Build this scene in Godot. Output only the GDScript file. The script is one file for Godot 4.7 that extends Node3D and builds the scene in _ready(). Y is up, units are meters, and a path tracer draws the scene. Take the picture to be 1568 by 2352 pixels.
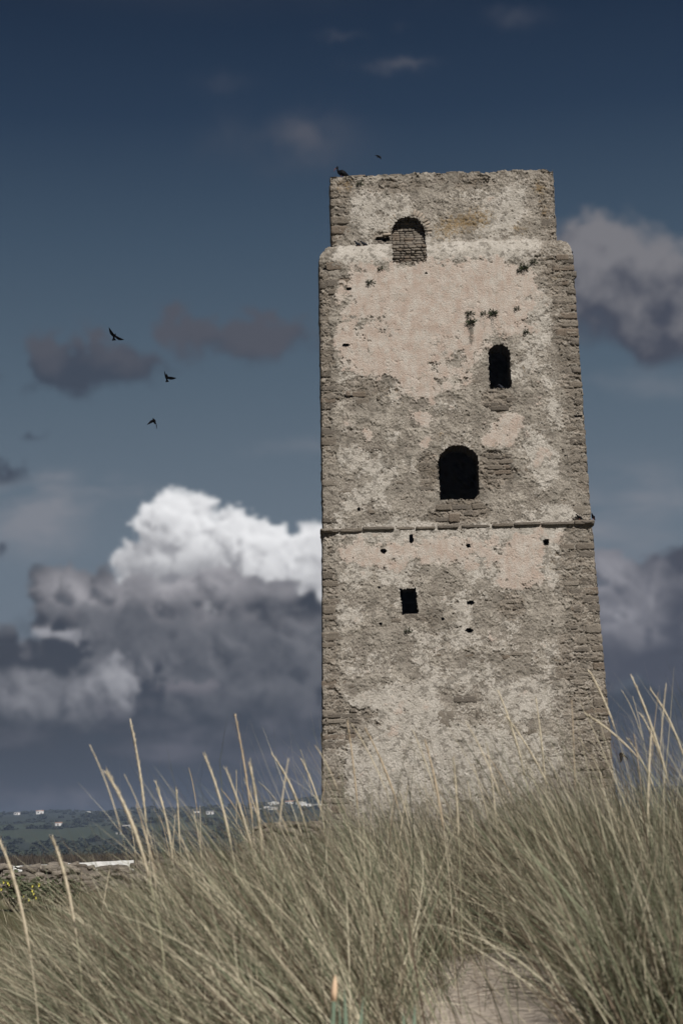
extends Node3D
# An old square watchtower of rendered rubble among dune grass, wide-winged birds round it, storm clouds behind.
# Metres, y up; the camera stands at x = z = 0 with its lens 1.6 m high and looks along -z.

const EYE := Vector3(0, 1.6, 0)
const PITCH := 9.65
const ROLL := -1.8
const PX := 4580.0                      # focal length of the measured picture, which is 1568 x 2352
const TOWER_AT := Vector3(3.88, 1.4, -70.86)
const STRING_Y := 10.9
const BODY_TOP := 20.24
const PARAPET_FOOT := 20.96
const PARAPET_TOP := 23.5

var rng := RandomNumberGenerator.new()
var mats := {}
var names := {}


# ---------------------------------------------------------------- helpers
func numbered(called: String, parent: Node) -> String:
	var key := str(parent.get_instance_id()) + called
	var n: int = names.get(key, 0)
	names[key] = n + 1
	return called if n == 0 else "%s_%03d" % [called, n]


func thing(called: String, label: String, category: String, at := Vector3.ZERO, group := "") -> Node3D:
	var o := Node3D.new()
	o.name = numbered(called, self)
	add_child(o, true)
	o.position = at
	tag(o, label, category, group)
	return o


func tag(o: Node3D, label: String, category: String, group := "", kind := "") -> void:
	if label:
		o.set_meta("label", label)
	if category:
		o.set_meta("category", category)
	if group:
		o.set_meta("group", group)
	if kind:
		o.set_meta("kind", kind)


func put(called: String, mesh: Mesh, m: Material, parent: Node3D, at := Transform3D()) -> MeshInstance3D:
	var o := MeshInstance3D.new()
	o.name = numbered(called, parent)
	o.mesh = mesh
	o.material_override = m
	o.transform = at
	parent.add_child(o, true)
	return o


func starts() -> SurfaceTool:
	var st := SurfaceTool.new()
	st.begin(Mesh.PRIMITIVE_TRIANGLES)
	return st


func tri(st: SurfaceTool, a: Vector3, b: Vector3, c: Vector3) -> void:
	st.add_vertex(a)
	st.add_vertex(b)
	st.add_vertex(c)


func quad(st: SurfaceTool, a: Vector3, b: Vector3, c: Vector3, d: Vector3) -> void:
	tri(st, a, b, c)
	tri(st, a, c, d)


func box(st: SurfaceTool, lo: Vector3, hi: Vector3) -> void:
	var p := func(x: int, y: int, z: int) -> Vector3: return Vector3(hi.x if x else lo.x, hi.y if y else lo.y, hi.z if z else lo.z)
	quad(st, p.call(0, 0, 1), p.call(0, 1, 1), p.call(1, 1, 1), p.call(1, 0, 1))
	quad(st, p.call(1, 0, 0), p.call(1, 1, 0), p.call(0, 1, 0), p.call(0, 0, 0))
	quad(st, p.call(0, 0, 0), p.call(0, 1, 0), p.call(0, 1, 1), p.call(0, 0, 1))
	quad(st, p.call(1, 0, 1), p.call(1, 1, 1), p.call(1, 1, 0), p.call(1, 0, 0))
	quad(st, p.call(0, 1, 1), p.call(0, 1, 0), p.call(1, 1, 0), p.call(1, 1, 1))
	quad(st, p.call(0, 0, 0), p.call(0, 0, 1), p.call(1, 0, 1), p.call(1, 0, 0))


func done(st: SurfaceTool, smooth := false) -> ArrayMesh:
	if smooth:
		st.index()
	st.generate_normals()
	return st.commit()


# A tube along pts with half-widths rx (across) and ry (upwards), closed at both ends.
func loft(st: SurfaceTool, pts: PackedVector3Array, rx: PackedFloat32Array, ry: PackedFloat32Array, sides := 8, up := Vector3.UP) -> void:
	var rings: Array[PackedVector3Array] = []
	for i in pts.size():
		var dir := (pts[mini(i + 1, pts.size() - 1)] - pts[maxi(i - 1, 0)]).normalized()
		var across := dir.cross(up)
		if across.length() < 0.05:
			across = dir.cross(Vector3(0.3, 0, 1))
		across = across.normalized()
		var rise := across.cross(dir).normalized()
		var ring := PackedVector3Array()
		for k in sides:
			var a := TAU * k / sides
			ring.append(pts[i] + across * cos(a) * rx[i] + rise * sin(a) * ry[i])
		rings.append(ring)
	for i in rings.size() - 1:
		for k in sides:
			var l := (k + 1) % sides
			quad(st, rings[i][k], rings[i + 1][k], rings[i + 1][l], rings[i][l])
	for k in range(1, sides - 1):
		tri(st, rings[0][0], rings[0][k], rings[0][k + 1])
		tri(st, rings[-1][0], rings[-1][k + 1], rings[-1][k])


func fbm(seed_: int, freq: float, octaves := 4, kind := FastNoiseLite.TYPE_SIMPLEX_SMOOTH, gain := 0.5) -> FastNoiseLite:
	var n := FastNoiseLite.new()
	n.seed = seed_
	n.noise_type = kind
	n.frequency = freq
	n.fractal_type = FastNoiseLite.FRACTAL_FBM if octaves > 1 else FastNoiseLite.FRACTAL_NONE
	n.fractal_octaves = octaves
	n.fractal_gain = gain
	return n


func cells(seed_: int, freq: float, what := FastNoiseLite.RETURN_DISTANCE2_SUB) -> FastNoiseLite:
	var n := FastNoiseLite.new()
	n.seed = seed_
	n.noise_type = FastNoiseLite.TYPE_CELLULAR
	n.frequency = freq
	n.fractal_type = FastNoiseLite.FRACTAL_NONE
	n.cellular_return_type = what
	n.cellular_jitter = 0.9
	return n


func noise_texture(n: FastNoiseLite, size := 512, low := -1.0, high := 1.0) -> NoiseTexture2D:
	var t := NoiseTexture2D.new()
	t.width = size
	t.height = size
	t.seamless = true
	t.seamless_blend_skirt = 0.2
	t.noise = n
	if low >= 0.0:
		var g := Gradient.new()
		g.set_color(0, Color(low, low, low))
		g.set_color(1, Color(high, high, high))
		t.color_ramp = g
	return t


func lin(r: float, g: float, b: float) -> Color:
	return Color(r, g, b).linear_to_srgb()


func surface(called: String, c: Color, rough := 0.9) -> StandardMaterial3D:
	var m := StandardMaterial3D.new()
	m.resource_name = called
	m.albedo_color = c
	m.roughness = rough
	m.metallic_specular = 0.25
	mats[called] = m
	return m


func grainy(m: StandardMaterial3D, grain: Texture2D, height: Texture2D, tile: Vector3, depth: float) -> StandardMaterial3D:
	m.uv1_triplanar = true
	m.uv1_world_triplanar = true
	m.uv1_scale = tile
	m.albedo_texture = grain
	if height:
		m.heightmap_enabled = true
		m.heightmap_texture = height
		m.heightmap_scale = depth
	return m


# ---------------------------------------------------------------- script
func _ready() -> void:
	rng.seed = 20240611
	camera_and_light()
	sky_and_haze()
	materials()
	ground_and_hills()
	build_tower()
	build_ruins()
	build_hill_houses()
	build_grass()
	build_birds()
	build_small_plants()


func camera_and_light() -> void:
	var cam := Camera3D.new()
	cam.name = "camera"
	add_child(cam)
	cam.position = EYE
	cam.rotation_degrees = Vector3(PITCH, 0, ROLL)
	var lens := CameraAttributesPhysical.new()
	lens.frustum_focal_length = 46.735
	lens.frustum_focus_distance = 62.0
	lens.frustum_near = 0.1
	lens.frustum_far = 12000.0
	lens.exposure_aperture = 6.5
	cam.attributes = lens
	cam.fov = 28.8
	cam.near = 0.1
	cam.far = 12000.0
	cam.current = true
	var sun := DirectionalLight3D.new()
	sun.name = "sun"
	add_child(sun)
	sun.light_energy = 1.6
	sun.light_color = Color(1.0, 0.98, 0.952)
	sun.light_angular_distance = 0.5
	sun.shadow_enabled = true
	var high := deg_to_rad(41.0)
	var right := deg_to_rad(20.0)
	sun.look_at_from_position(Vector3.ZERO, -Vector3(sin(right) * cos(high), sin(high), cos(right) * cos(high)))


# ---------------------------------------------------------------- sky
const AIR := [[-1.0, 0.150, 0.180, 0.225], [4.0, 0.150, 0.182, 0.222], [9.0, 0.132, 0.170, 0.212], [13.5, 0.082, 0.120, 0.162], [17.5, 0.047, 0.078, 0.120], [21.0, 0.0195, 0.0395, 0.076], [24.5, 0.0090, 0.0215, 0.048], [40.0, 0.0095, 0.024, 0.062], [90.0, 0.009, 0.022, 0.058]]
var n_curl := fbm(13, 1.0 / 60.0, 5)
var n_soft := fbm(14, 1.0 / 170.0, 5)
var n_fine := fbm(15, 1.0 / 45.0, 4)
var n_puff := fbm(17, 1.0 / 95.0, 1)
var n_far := fbm(16, 2.3, 5)


func air(el: float) -> Vector3:
	for i in range(1, AIR.size()):
		if el < AIR[i][0] or i == AIR.size() - 1:
			var t := clampf((el - AIR[i - 1][0]) / (AIR[i][0] - AIR[i - 1][0]), 0, 1)
			return Vector3(AIR[i - 1][1], AIR[i - 1][2], AIR[i - 1][3]).lerp(Vector3(AIR[i][1], AIR[i][2], AIR[i][3]), t)
	return Vector3.ZERO


# The sky away from the clouds that were measured: the same air, with a broken deck of the same grey clouds low down.
func far_sky(az: float, el: float) -> Vector3:
	var c := air(el)
	var d := Vector3(sin(az) * cos(deg_to_rad(el)), sin(deg_to_rad(el)) * 2.6, -cos(az) * cos(deg_to_rad(el)))
	var n := n_far.get_noise_3dv(d)
	var cover := smoothstep(-0.12, 0.22, n + 0.62 * (1.0 - smoothstep(6.0, 24.0, el)) - 0.22 * smoothstep(14.0, 40.0, el) - 0.06)
	var lit := clampf(0.22 + 1.6 * (n_far.get_noise_3dv(d * 1.7 + Vector3(3, 0.2, 1)) + 0.02), 0, 1) * smoothstep(0.0, 16.0, el)
	return c.lerp(Vector3(0.042, 0.048, 0.062).lerp(Vector3(0.17, 0.17, 0.19), lit), cover * 0.92)


# A puff of cloud: how much of it lies at p. Each row: centre, half-axes, strength.
func puffs(rows: Array, p: Vector2) -> float:
	var s := 0.0
	for r in rows:
		var x: float = (p.x - r[0]) / r[2]
		var y: float = (p.y - r[1]) / r[3]
		var q := x * x + y * y
		if q < 6.0:
			s += r[4] * exp(-q)
	return s


# How far inside the cloud a point is, its surface broken up into smaller and smaller billows.
func inside_cloud(q: Vector3, near: Array[Vector4], soft_edge: float) -> float:
	var s := -100.0
	for b in near:
		s = maxf(s, b.w - q.distance_to(Vector3(b.x, b.y, b.z)))
	if s < -26.0:
		return 0.0
	s += 12.0 - absf(n_puff.get_noise_3dv(q)) * 40.0 - absf(n_puff.get_noise_3dv(q * 2.1)) * 15.0 + n_curl.get_noise_3dv(q * 1.2) * 7.0
	return clampf(s / soft_edge, 0.0, 1.0)


# Looks through a bank of cumulus: the sun behind the viewer's right shoulder lights it, other clouds keep parts of it in shade.
func billows(behind: Vector3, p: Vector2, balls: Array[Vector4], light: Array, soft_edge: float, soft: float, fine: float) -> Vector3:
	var near: Array[Vector4] = []
	var front := -1000.0
	var rear := 1000.0
	for b in balls:
		var d := Vector2(b.x - p.x, b.y - p.y).length()
		if d < b.w + 26.0:
			front = maxf(front, b.z + b.w * 0.75 + 20.0)
			rear = minf(rear, b.z - b.w * 0.5)
		if d < b.w + 120.0:
			near.append(b)
	if front < rear:
		return behind
	var wobbled := p + Vector2(fine, soft) * 30.0
	var sunlit := [0.0, 0.0, 0.0]
	if light.size() > 1:
		sunlit = [clampf(0.95 + puffs(light[0], wobbled) + soft * 0.15, 0, 1), clampf(0.13 + puffs(light[2], wobbled) * 0.95 + n_puff.get_noise_2dv(p * 0.62) * 0.26 + soft * 0.2, 0, 1), clampf(0.30 + puffs(light[3], wobbled) + soft * 0.2 + fine * 0.08, 0, 1)]
	else:
		sunlit = [0.0, clampf(0.44 + puffs(light[0], wobbled) + n_puff.get_noise_2dv(p * 0.7) * 0.3 + soft * 0.25, 0, 1), 0.0]
	var lit_c: Array[Vector3] = [Vector3(0.92, 0.92, 0.93), Vector3(0.44, 0.425, 0.448), Vector3(0.36, 0.36, 0.385)]
	var dark_c: Array[Vector3] = [Vector3(0.20, 0.20, 0.222), Vector3(0.038, 0.044, 0.058), Vector3(0.042, 0.048, 0.062)]
	if light.size() == 1:
		lit_c[1] = Vector3(0.34, 0.335, 0.365)
		dark_c[1] = Vector3(0.062, 0.068, 0.090)
	var sum := Vector3.ZERO
	var through := 1.0
	var z := front
	while z > rear and through > 0.03:
		var q := Vector3(p.x, p.y, z)
		var d := inside_cloud(q, near, soft_edge)
		if d > 0.0:
			var deep := 0.0
			for s in [9.0, 22.0, 44.0]:
				deep += inside_cloud(q + Vector3(0.40, -0.60, 0.69) * s, near, soft_edge) * s * 0.6
			var sun := 0.72 * exp(-deep * 0.075) + 0.28 * exp(-deep * 0.012)
			var k := 0 if z < -20.0 and light.size() > 1 else (2 if z > 100.0 else 1)
			var step_ := 1.0 - exp(-d * 0.085 * 9.0)
			sum += dark_c[k].lerp(lit_c[k], sun * sunlit[k]) * step_ * through
			through *= 1.0 - step_
		z -= 9.0
	var fade := 1.0 - smoothstep(1560.0, 1690.0, p.y + soft * 90.0) * 0.9
	return behind.lerp(sum + behind * through, fade)


# Three banks of cumulus from the farthest to the nearest: balls [x, y, radius], lit and unlit colour.
const TOWERING := [[398, 1202, 80], [455, 1195, 62], [545, 1218, 58], [340, 1222, 46], [360, 1290, 70], [450, 1280, 95], [536, 1232, 60], [585, 1245, 55], [622, 1238, 44], [660, 1262, 52], [705, 1262, 62], [735, 1250, 55], [600, 1310, 95], [720, 1350, 90], [310, 1262, 30], [300, 1300, 44], [330, 1350, 70], [500, 1360, 110], [780, 1340, 80], [850, 1400, 90]]
const MIDDLE := [[92, 1332, 34], [120, 1350, 55], [180, 1350, 58], [240, 1345, 50], [320, 1385, 70], [400, 1410, 80], [430, 1365, 52], [500, 1345, 55], [560, 1385, 75], [640, 1400, 75], [700, 1425, 70], [130, 1420, 60], [150, 1505, 75], [60, 1520, 50], [210, 1440, 85], [300, 1480, 110], [420, 1500, 130], [560, 1510, 130], [690, 1520, 120], [780, 1480, 100], [240, 1560, 90], [480, 1600, 130], [640, 1610, 130]]
const LOW := [[15, 1480, 50], [55, 1482, 38], [10, 1560, 70], [95, 1560, 60], [150, 1540, 44], [205, 1545, 52], [250, 1530, 36], [290, 1555, 34], [265, 1590, 55], [180, 1620, 80], [60, 1640, 90], [300, 1630, 34], [-60, 1560, 90]]
const RIGHT_BANK := [[1395, 1300, 52], [1440, 1330, 55], [1500, 1330, 60], [1560, 1320, 70], [1470, 1390, 80], [1400, 1400, 70], [1560, 1420, 90], [1640, 1360, 100], [1330, 1390, 70], [1420, 1480, 90], [1540, 1500, 90]]
const WISPS := [[680, 325, 130, 56, 0.42], [735, 295, 60, 34, 0.20], [905, 150, 60, 14, 0.5], [960, 140, 40, 8, 0.3], [790, 82, 40, 8, 0.22], [905, 60, 25, 8, 0.15], [1190, 40, 60, 22, 0.22], [520, 190, 60, 22, 0.12]]
const DUSKY := [[180, 830, 115, 58, 1.1], [280, 840, 120, 42, 0.95], [150, 870, 60, 42, 0.5], [110, 850, 60, 36, 0.55], [430, 755, 70, 38, 1.0], [520, 775, 95, 46, 1.05], [570, 820, 45, 26, 0.5], [650, 765, 105, 46, 1.0], [720, 800, 60, 40, 0.5], [10, 1075, 45, 28, 0.95], [25, 1100, 40, 18, 0.6], [100, 1003, 30, 10, 0.3], [10, 1262, 25, 18, 0.5]]
const VEIL := [[70, 1150, 110, 42, 0.75], [200, 1120, 110, 24, 0.6], [290, 1110, 60, 14, 0.4], [60, 1225, 120, 50, 0.5], [680, 1030, 90, 20, 0.22], [1400, 1190, 160, 80, 0.55], [1480, 1120, 100, 40, 0.3], [1460, 880, 130, 30, 0.25]]
const DECK_LIGHT := [[560, 1722, 230, 34, 0.45], [700, 1690, 130, 24, 0.30], [150, 1672, 190, 34, 0.28], [430, 1805, 46, 26, 0.42], [560, 1600, 220, 56, -0.35], [150, 1770, 220, 50, -0.30], [640, 1800, 140, 40, -0.05], [1480, 1580, 120, 50, -0.15], [1500, 1700, 140, 50, 0.12]]
const RIGHT_HIGH := [[1275, 570, 70, 75, 0.85], [1285, 670, 60, 80, 0.6], [1330, 590, 85, 78, 0.85], [1400, 560, 85, 62, 0.9], [1450, 620, 100, 80, 1.0], [1520, 680, 95, 90, 1.0], [1350, 690, 75, 85, 0.75], [1560, 620, 60, 50, 0.7], [1450, 740, 100, 70, 0.9], [1540, 770, 80, 50, 0.85], [1500, 820, 45, 30, 0.5], [1640, 720, 110, 100, 1.0], [1340, 530, 45, 40, 0.35]]


func cloudscape() -> Image:
	const W := 4096
	const H := 2048
	var wide := Image.create_empty(640, 320, false, Image.FORMAT_RGBF)
	for j in 320:
		for i in 640:
			var v := far_sky((i + 0.5) / 640.0 * TAU, maxf(90.0 - (j + 0.5) / 320.0 * 180.0, -1.0))
			wide.set_pixel(i, j, Color(v.x, v.y, v.z))
	wide.resize(W, H, Image.INTERPOLATE_CUBIC)
	# the part that the picture shows, and some way past it, at full resolution
	const I0 := -212                                             # the middle column of the view is column 0
	const I1 := 212
	const J0 := 700
	const J1 := 1036
	var nx := I1 - I0
	var ny := J1 - J0
	var at := PackedVector2Array()
	at.resize(nx * ny)
	var mass: Array[Vector4] = []                                 # the balls of the great cumulus: x, y, depth, radius
	for k in TOWERING.size():
		mass.append(Vector4(TOWERING[k][0], TOWERING[k][1], -120.0 - 14.0 * (k % 3), TOWERING[k][2]))
	for k in MIDDLE.size():
		mass.append(Vector4(MIDDLE[k][0], MIDDLE[k][1], 20.0 + 12.0 * (k % 4), MIDDLE[k][2]))
	for k in LOW.size():
		mass.append(Vector4(LOW[k][0], LOW[k][1], 150.0 + 10.0 * (k % 3), LOW[k][2]))
	var bank: Array[Vector4] = []
	for k in RIGHT_BANK.size():
		bank.append(Vector4(RIGHT_BANK[k][0], RIGHT_BANK[k][1], 10.0 * (k % 4), RIGHT_BANK[k][2]))
	var cr := cos(deg_to_rad(ROLL))
	var sr := sin(deg_to_rad(ROLL))
	for j in ny:
		var el := 90.0 - (J0 + j + 0.5) / H * 180.0
		for i in nx:
			var az := (I0 + i + 0.5) / W * TAU
			var e := deg_to_rad(el)
			var dir := Vector3(sin(az) * cos(e), sin(e), -cos(az) * cos(e)).rotated(Vector3.RIGHT, deg_to_rad(-PITCH))
			var a := dir.x / -dir.z * PX
			var u := dir.y / -dir.z * PX
			var p := Vector2(784.0 + cr * a + sr * u, 1176.0 + sr * a - cr * u)
			at[j * nx + i] = p
	# what the sun reaches on each bank and what lies in another cloud's shadow: [x, y, half-axes, more or less light]
	var light := [
		[[430, 1325, 140, 50, -0.46], [690, 1345, 110, 36, -0.42], [308, 1290, 45, 60, -0.42], [330, 1240, 35, 30, -0.18], [440, 1325, 110, 34, -0.30], [410, 1180, 60, 40, 0.15], [560, 1240, 60, 40, 0.16], [400, 1250, 40, 26, -0.10], [620, 1270, 60, 18, -0.12], [760, 1290, 50, 50, -0.3], [450, 1200, 50, 24, 0.08], [690, 1320, 70, 34, 0.06]],
		[[1400, 1305, 60, 50, 0.30], [1425, 1410, 42, 24, 0.45], [1545, 1268, 70, 34, -0.75], [1500, 1560, 200, 80, -0.6], [1480, 1370, 50, 30, 0.15], [1560, 1380, 60, 40, -0.15]],
		[[175, 1360, 120, 62, 0.50], [300, 1425, 110, 60, 0.28], [400, 1352, 95, 60, 0.70], [560, 1340, 95, 42, 0.62], [690, 1345, 60, 22, 0.45], [700, 1500, 40, 50, 0.25], [420, 1440, 60, 24, 0.22], [470, 1480, 130, 40, 0.16], [650, 1490, 60, 60, 0.26], [550, 1425, 90, 26, 0.26], [715, 1360, 70, 46, -0.30], [250, 1540, 130, 50, -0.30], [560, 1570, 220, 70, -0.40], [125, 1445, 34, 60, -0.18], [380, 1410, 60, 20, -0.12], [640, 1420, 50, 24, -0.12]],
		[[272, 1556, 52, 44, 0.85], [100, 1560, 46, 26, 0.35], [185, 1590, 60, 36, 0.42], [40, 1602, 70, 34, 0.42], [120, 1640, 150, 26, 0.26], [306, 1608, 28, 22, 0.40], [45, 1500, 95, 42, -0.8], [150, 1540, 30, 24, -0.25], [110, 1580, 40, 20, -0.2]]]
	for j in ny:
		var el := 90.0 - (J0 + j + 0.5) / H * 180.0
		for i in nx:
			var k := j * nx + i
			var p := at[k]
			var soft := n_soft.get_noise_2dv(p)
			var fine := n_fine.get_noise_2dv(p * 0.8)
			var c := air(maxf(el, -1.0))
			# thin veils, high wisps and the small dusky clouds
			c = c.lerp(Vector3(0.225, 0.235, 0.265), clampf(puffs(VEIL, p + Vector2(fine * 30, soft * 30)) * (0.85 + 1.6 * n_soft.get_noise_2d(p.x * 0.45 + p.y * 0.3, p.y * 1.7 + 300.0)), 0, 0.8))
			c = c.lerp(Vector3(0.098, 0.103, 0.128), clampf(puffs(WISPS, p + Vector2(soft * 50, fine * 16)) * (0.9 + soft * 1.3), 0, 0.7))
			var pw := p + Vector2(soft * 55, fine * 16)
			var dusk := puffs(DUSKY, pw)
			dusk = smoothstep(0.0, 0.3, dusk) * smoothstep(0.12, 1.05, dusk * 0.92 + soft * 1.1 + fine * 0.55)
			c = c.lerp(Vector3(0.044, 0.054, 0.078).lerp(Vector3(0.082, 0.084, 0.104), clampf(0.5 - (p.y - 820.0) / 90.0 + soft, 0, 1)), dusk * 0.86)
			var rh := puffs(RIGHT_HIGH, pw) + soft * 0.60 + fine * 0.22
			var warm := clampf(0.62 - (p.y - 640.0 - (p.x - 1400.0) * 0.12) / 210.0 + soft * 0.9 + fine * 0.30, 0, 1)
			c = c.lerp(Vector3(0.058, 0.064, 0.088).lerp(Vector3(0.195, 0.192, 0.208), warm), smoothstep(0.12, 1.25, rh) * smoothstep(0.04, 0.35, puffs(RIGHT_HIGH, pw)) * 0.95)
			# the dark layer behind everything low down
			var floor_ := smoothstep(1400.0, 1600.0, p.y + soft * 110.0)
			var streak := clampf(0.15 + puffs(DECK_LIGHT, p + Vector2(soft * 50, fine * 30)) + fine * 0.2 + 1.1 * n_soft.get_noise_2d(p.x * 0.4 + 900.0, p.y * 1.3), 0, 1)
			var deck := Vector3(0.036, 0.043, 0.056).lerp(Vector3(0.105, 0.106, 0.126), streak)
			c = c.lerp(deck, floor_)
			if p.x < 950.0 and p.y > 1060.0 and p.y < 1740.0:
				c = billows(c, p, mass, light, 10.0, soft, fine)
			elif p.x > 1250.0 and p.y > 1180.0 and p.y < 1720.0:
				c = billows(c, p, bank, [light[1]], 20.0, soft, fine)
			# small detached cloud, and bright scraps where the sun comes through
			var scrap := puffs([[435, 1585, 62, 20, 1.0], [480, 1572, 35, 16, 0.6], [395, 1578, 40, 14, 0.5]], pw)
			scrap *= smoothstep(0.2, 0.75, scrap + fine * 0.5)
			scrap = minf(scrap, 1.0)
			c = c.lerp(Vector3(0.075, 0.080, 0.098).lerp(Vector3(0.17, 0.165, 0.185), clampf((1592.0 - p.y) / 34.0 + 0.5, 0, 1)), scrap * 0.85)
			scrap = puffs([[150, 1462, 45, 14, 1.0], [110, 1450, 28, 12, 0.8], [180, 1490, 30, 18, 0.7], [1425, 1410, 48, 18, 0.9], [690, 1310, 50, 26, 0.5], [250, 1510, 40, 18, 0.7]], pw)
			scrap = minf(1.0, scrap * smoothstep(0.3, 0.9, scrap + fine * 0.9 + soft * 0.4))
			c = c.lerp(Vector3(0.42, 0.42, 0.45), scrap * 0.7)
			var in_view := smoothstep(1.0, 0.7, absf(i - nx / 2.0) / (nx / 2.0)) * smoothstep(0.0, 60.0, float(j))
			var was := wide.get_pixel(posmod(I0 + i, W), J0 + j)
			c = Vector3(was.r, was.g, was.b).lerp(c, in_view)
			wide.set_pixel(posmod(I0 + i, W), J0 + j, Color(c.x, c.y, c.z))
	return wide


func sky_and_haze() -> void:
	var m := PanoramaSkyMaterial.new()
	m.panorama = ImageTexture.create_from_image(cloudscape())
	m.filter = true
	var sky := Sky.new()
	sky.sky_material = m
	var e := Environment.new()
	e.background_mode = Environment.BG_SKY
	e.sky = sky
	e.tonemap_mode = Environment.TONE_MAPPER_LINEAR
	e.tonemap_exposure = 1.0
	e.sdfgi_enabled = true
	e.ssao_enabled = true
	e.ssil_enabled = true
	e.fog_enabled = true
	e.fog_light_color = Color(0.60, 0.67, 0.79)
	e.fog_density = 0.00012
	var w := WorldEnvironment.new()
	w.name = "environment"
	w.environment = e
	add_child(w)


# ---------------------------------------------------------------- materials
func materials() -> void:
	var grain := noise_texture(fbm(31, 0.045, 5), 512, 0.70, 1.0)
	var gravel := noise_texture(fbm(32, 0.10, 4), 512, 0.62, 1.0)
	var lumps := noise_texture(fbm(33, 0.05, 5))
	var pitted := noise_texture(cells(34, 0.06, FastNoiseLite.RETURN_DISTANCE))
	var m := grainy(surface("wall_render", Color.WHITE, 0.95), gravel, lumps, Vector3(0.55, 0.55, 0.55), 1.2)
	m.vertex_color_use_as_albedo = true
	var tones := [[0.290, 0.248, 0.202], [0.255, 0.222, 0.186], [0.360, 0.315, 0.262], [0.215, 0.186, 0.154], [0.29, 0.235, 0.185]]
	for i in tones.size():
		grainy(surface("stone_%d" % i, lin(tones[i][0], tones[i][1], tones[i][2]), 0.95), gravel, lumps, Vector3(0.6, 1.9, 0.6), 3.2)
	grainy(surface("brick_pale", lin(0.52, 0.44, 0.36), 0.95), gravel, lumps, Vector3(1.2, 1.2, 1.2), 1.0)
	grainy(surface("brick_dull", lin(0.42, 0.36, 0.29), 0.95), gravel, lumps, Vector3(1.2, 1.2, 1.2), 1.0)
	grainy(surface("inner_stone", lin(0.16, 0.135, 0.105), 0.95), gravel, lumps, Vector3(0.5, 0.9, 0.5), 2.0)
	grainy(surface("heap_stone_0", lin(0.25, 0.22, 0.185), 0.95), gravel, pitted, Vector3(1.1, 1.6, 1.1), 1.5)
	grainy(surface("heap_stone_1", lin(0.32, 0.28, 0.235), 0.95), gravel, pitted, Vector3(1.1, 1.6, 1.1), 1.5)
	grainy(surface("heap_stone_2", lin(0.19, 0.165, 0.14), 0.95), gravel, pitted, Vector3(1.1, 1.6, 1.1), 1.5)
	m = grainy(surface("sand", Color.WHITE, 0.95), grain, noise_texture(fbm(35, 0.03, 5)), Vector3(0.9, 0.9, 0.9), 1.5)
	m.vertex_color_use_as_albedo = true
	m = surface("hill", Color.WHITE, 0.95)
	m.vertex_color_use_as_albedo = true
	m = surface("grass", Color.WHITE, 0.62)
	m.vertex_color_use_as_albedo = true
	m.backlight_enabled = true
	m.backlight = Color(0.14, 0.14, 0.14)
	surface("straw", lin(0.50, 0.445, 0.335), 0.65)
	surface("straw_green", lin(0.42, 0.41, 0.28), 0.65)
	surface("seed_head", lin(0.54, 0.475, 0.355), 0.75)
	surface("seed_head_brown", lin(0.45, 0.365, 0.26), 0.75)
	surface("leaf_green", lin(0.070, 0.080, 0.046), 0.6)
	surface("leaf_dull", lin(0.07, 0.082, 0.045), 0.7)
	surface("leaf_grey_green", lin(0.13, 0.175, 0.125), 0.5)
	surface("bud_orange", lin(0.60, 0.44, 0.30), 0.5)
	surface("petal_yellow", lin(0.55, 0.50, 0.10), 0.6)
	surface("scrub_dark", lin(0.034, 0.042, 0.030), 0.9)
	surface("reed_brown", lin(0.066, 0.054, 0.042), 0.9)
	surface("twig", lin(0.12, 0.095, 0.07), 0.9)
	surface("whitewash", lin(0.54, 0.54, 0.53), 0.85)
	surface("whitewash_dull", lin(0.44, 0.43, 0.40), 0.85)
	surface("roof_grey", lin(0.30, 0.29, 0.28), 0.9)
	surface("roof_tile", lin(0.33, 0.20, 0.14), 0.9)
	surface("window_dark", lin(0.03, 0.035, 0.04), 0.3)
	surface("door_brown", lin(0.12, 0.08, 0.05), 0.6)
	var f := surface("plumage_black", lin(0.006, 0.006, 0.007), 0.55)
	f.metallic_specular = 0.15
	surface("plumage_grey", lin(0.10, 0.105, 0.12), 0.6)
	surface("plumage_slate", lin(0.016, 0.018, 0.024), 0.6)
	surface("bill_red", lin(0.20, 0.065, 0.045), 0.5)
	surface("bill_dark", lin(0.03, 0.028, 0.026), 0.5)


# ---------------------------------------------------------------- ground, hills
var n_ground := fbm(41, 0.35, 4)
var n_land := fbm(42, 0.0032, 4)
var n_field := cells(43, 0.0042, FastNoiseLite.RETURN_CELL_VALUE)
var n_tint := fbm(44, 0.02, 4)


func ground_y(x: float, z: float) -> float:
	var f := -z
	var d := sqrt(x * x + z * z)
	var y := lerpf(0.05, 1.13, smoothstep(0.3, 4.2, d))
	y -= 0.60 * exp(-pow((x / maxf(f, 1.0) + 0.205) / 0.085, 2.0)) * smoothstep(2.0, 5.0, f) * smoothstep(34.0, 20.0, f)
	y -= 0.55 * smoothstep(9.5, 17.0, d)
	y += 0.10 * exp(-pow((x - 0.55) / 0.5, 2.0) - pow((f - 7.4) / 1.1, 2.0))
	y += 1.62 * exp(-pow((x - 5.1) / 2.0, 2.0) - pow((f - 15.5) / 4.0, 2.0))
	y += 0.75 * smoothstep(26.0, 56.0, d) * exp(-pow((x - 4.5) / 11.0, 2.0)) * smoothstep(120.0, 90.0, d)
	y += 0.2 * smoothstep(24.0, 36.0, d) * smoothstep(60.0, 48.0, d)
	y -= 0.5 * smoothstep(90.0, 200.0, d)
	y -= 0.5 * smoothstep(300.0, 900.0, d)
	if d < 90.0:
		y += 0.06 * n_ground.get_noise_2d(x, z) * smoothstep(0.5, 3.0, d)
	return y


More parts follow.
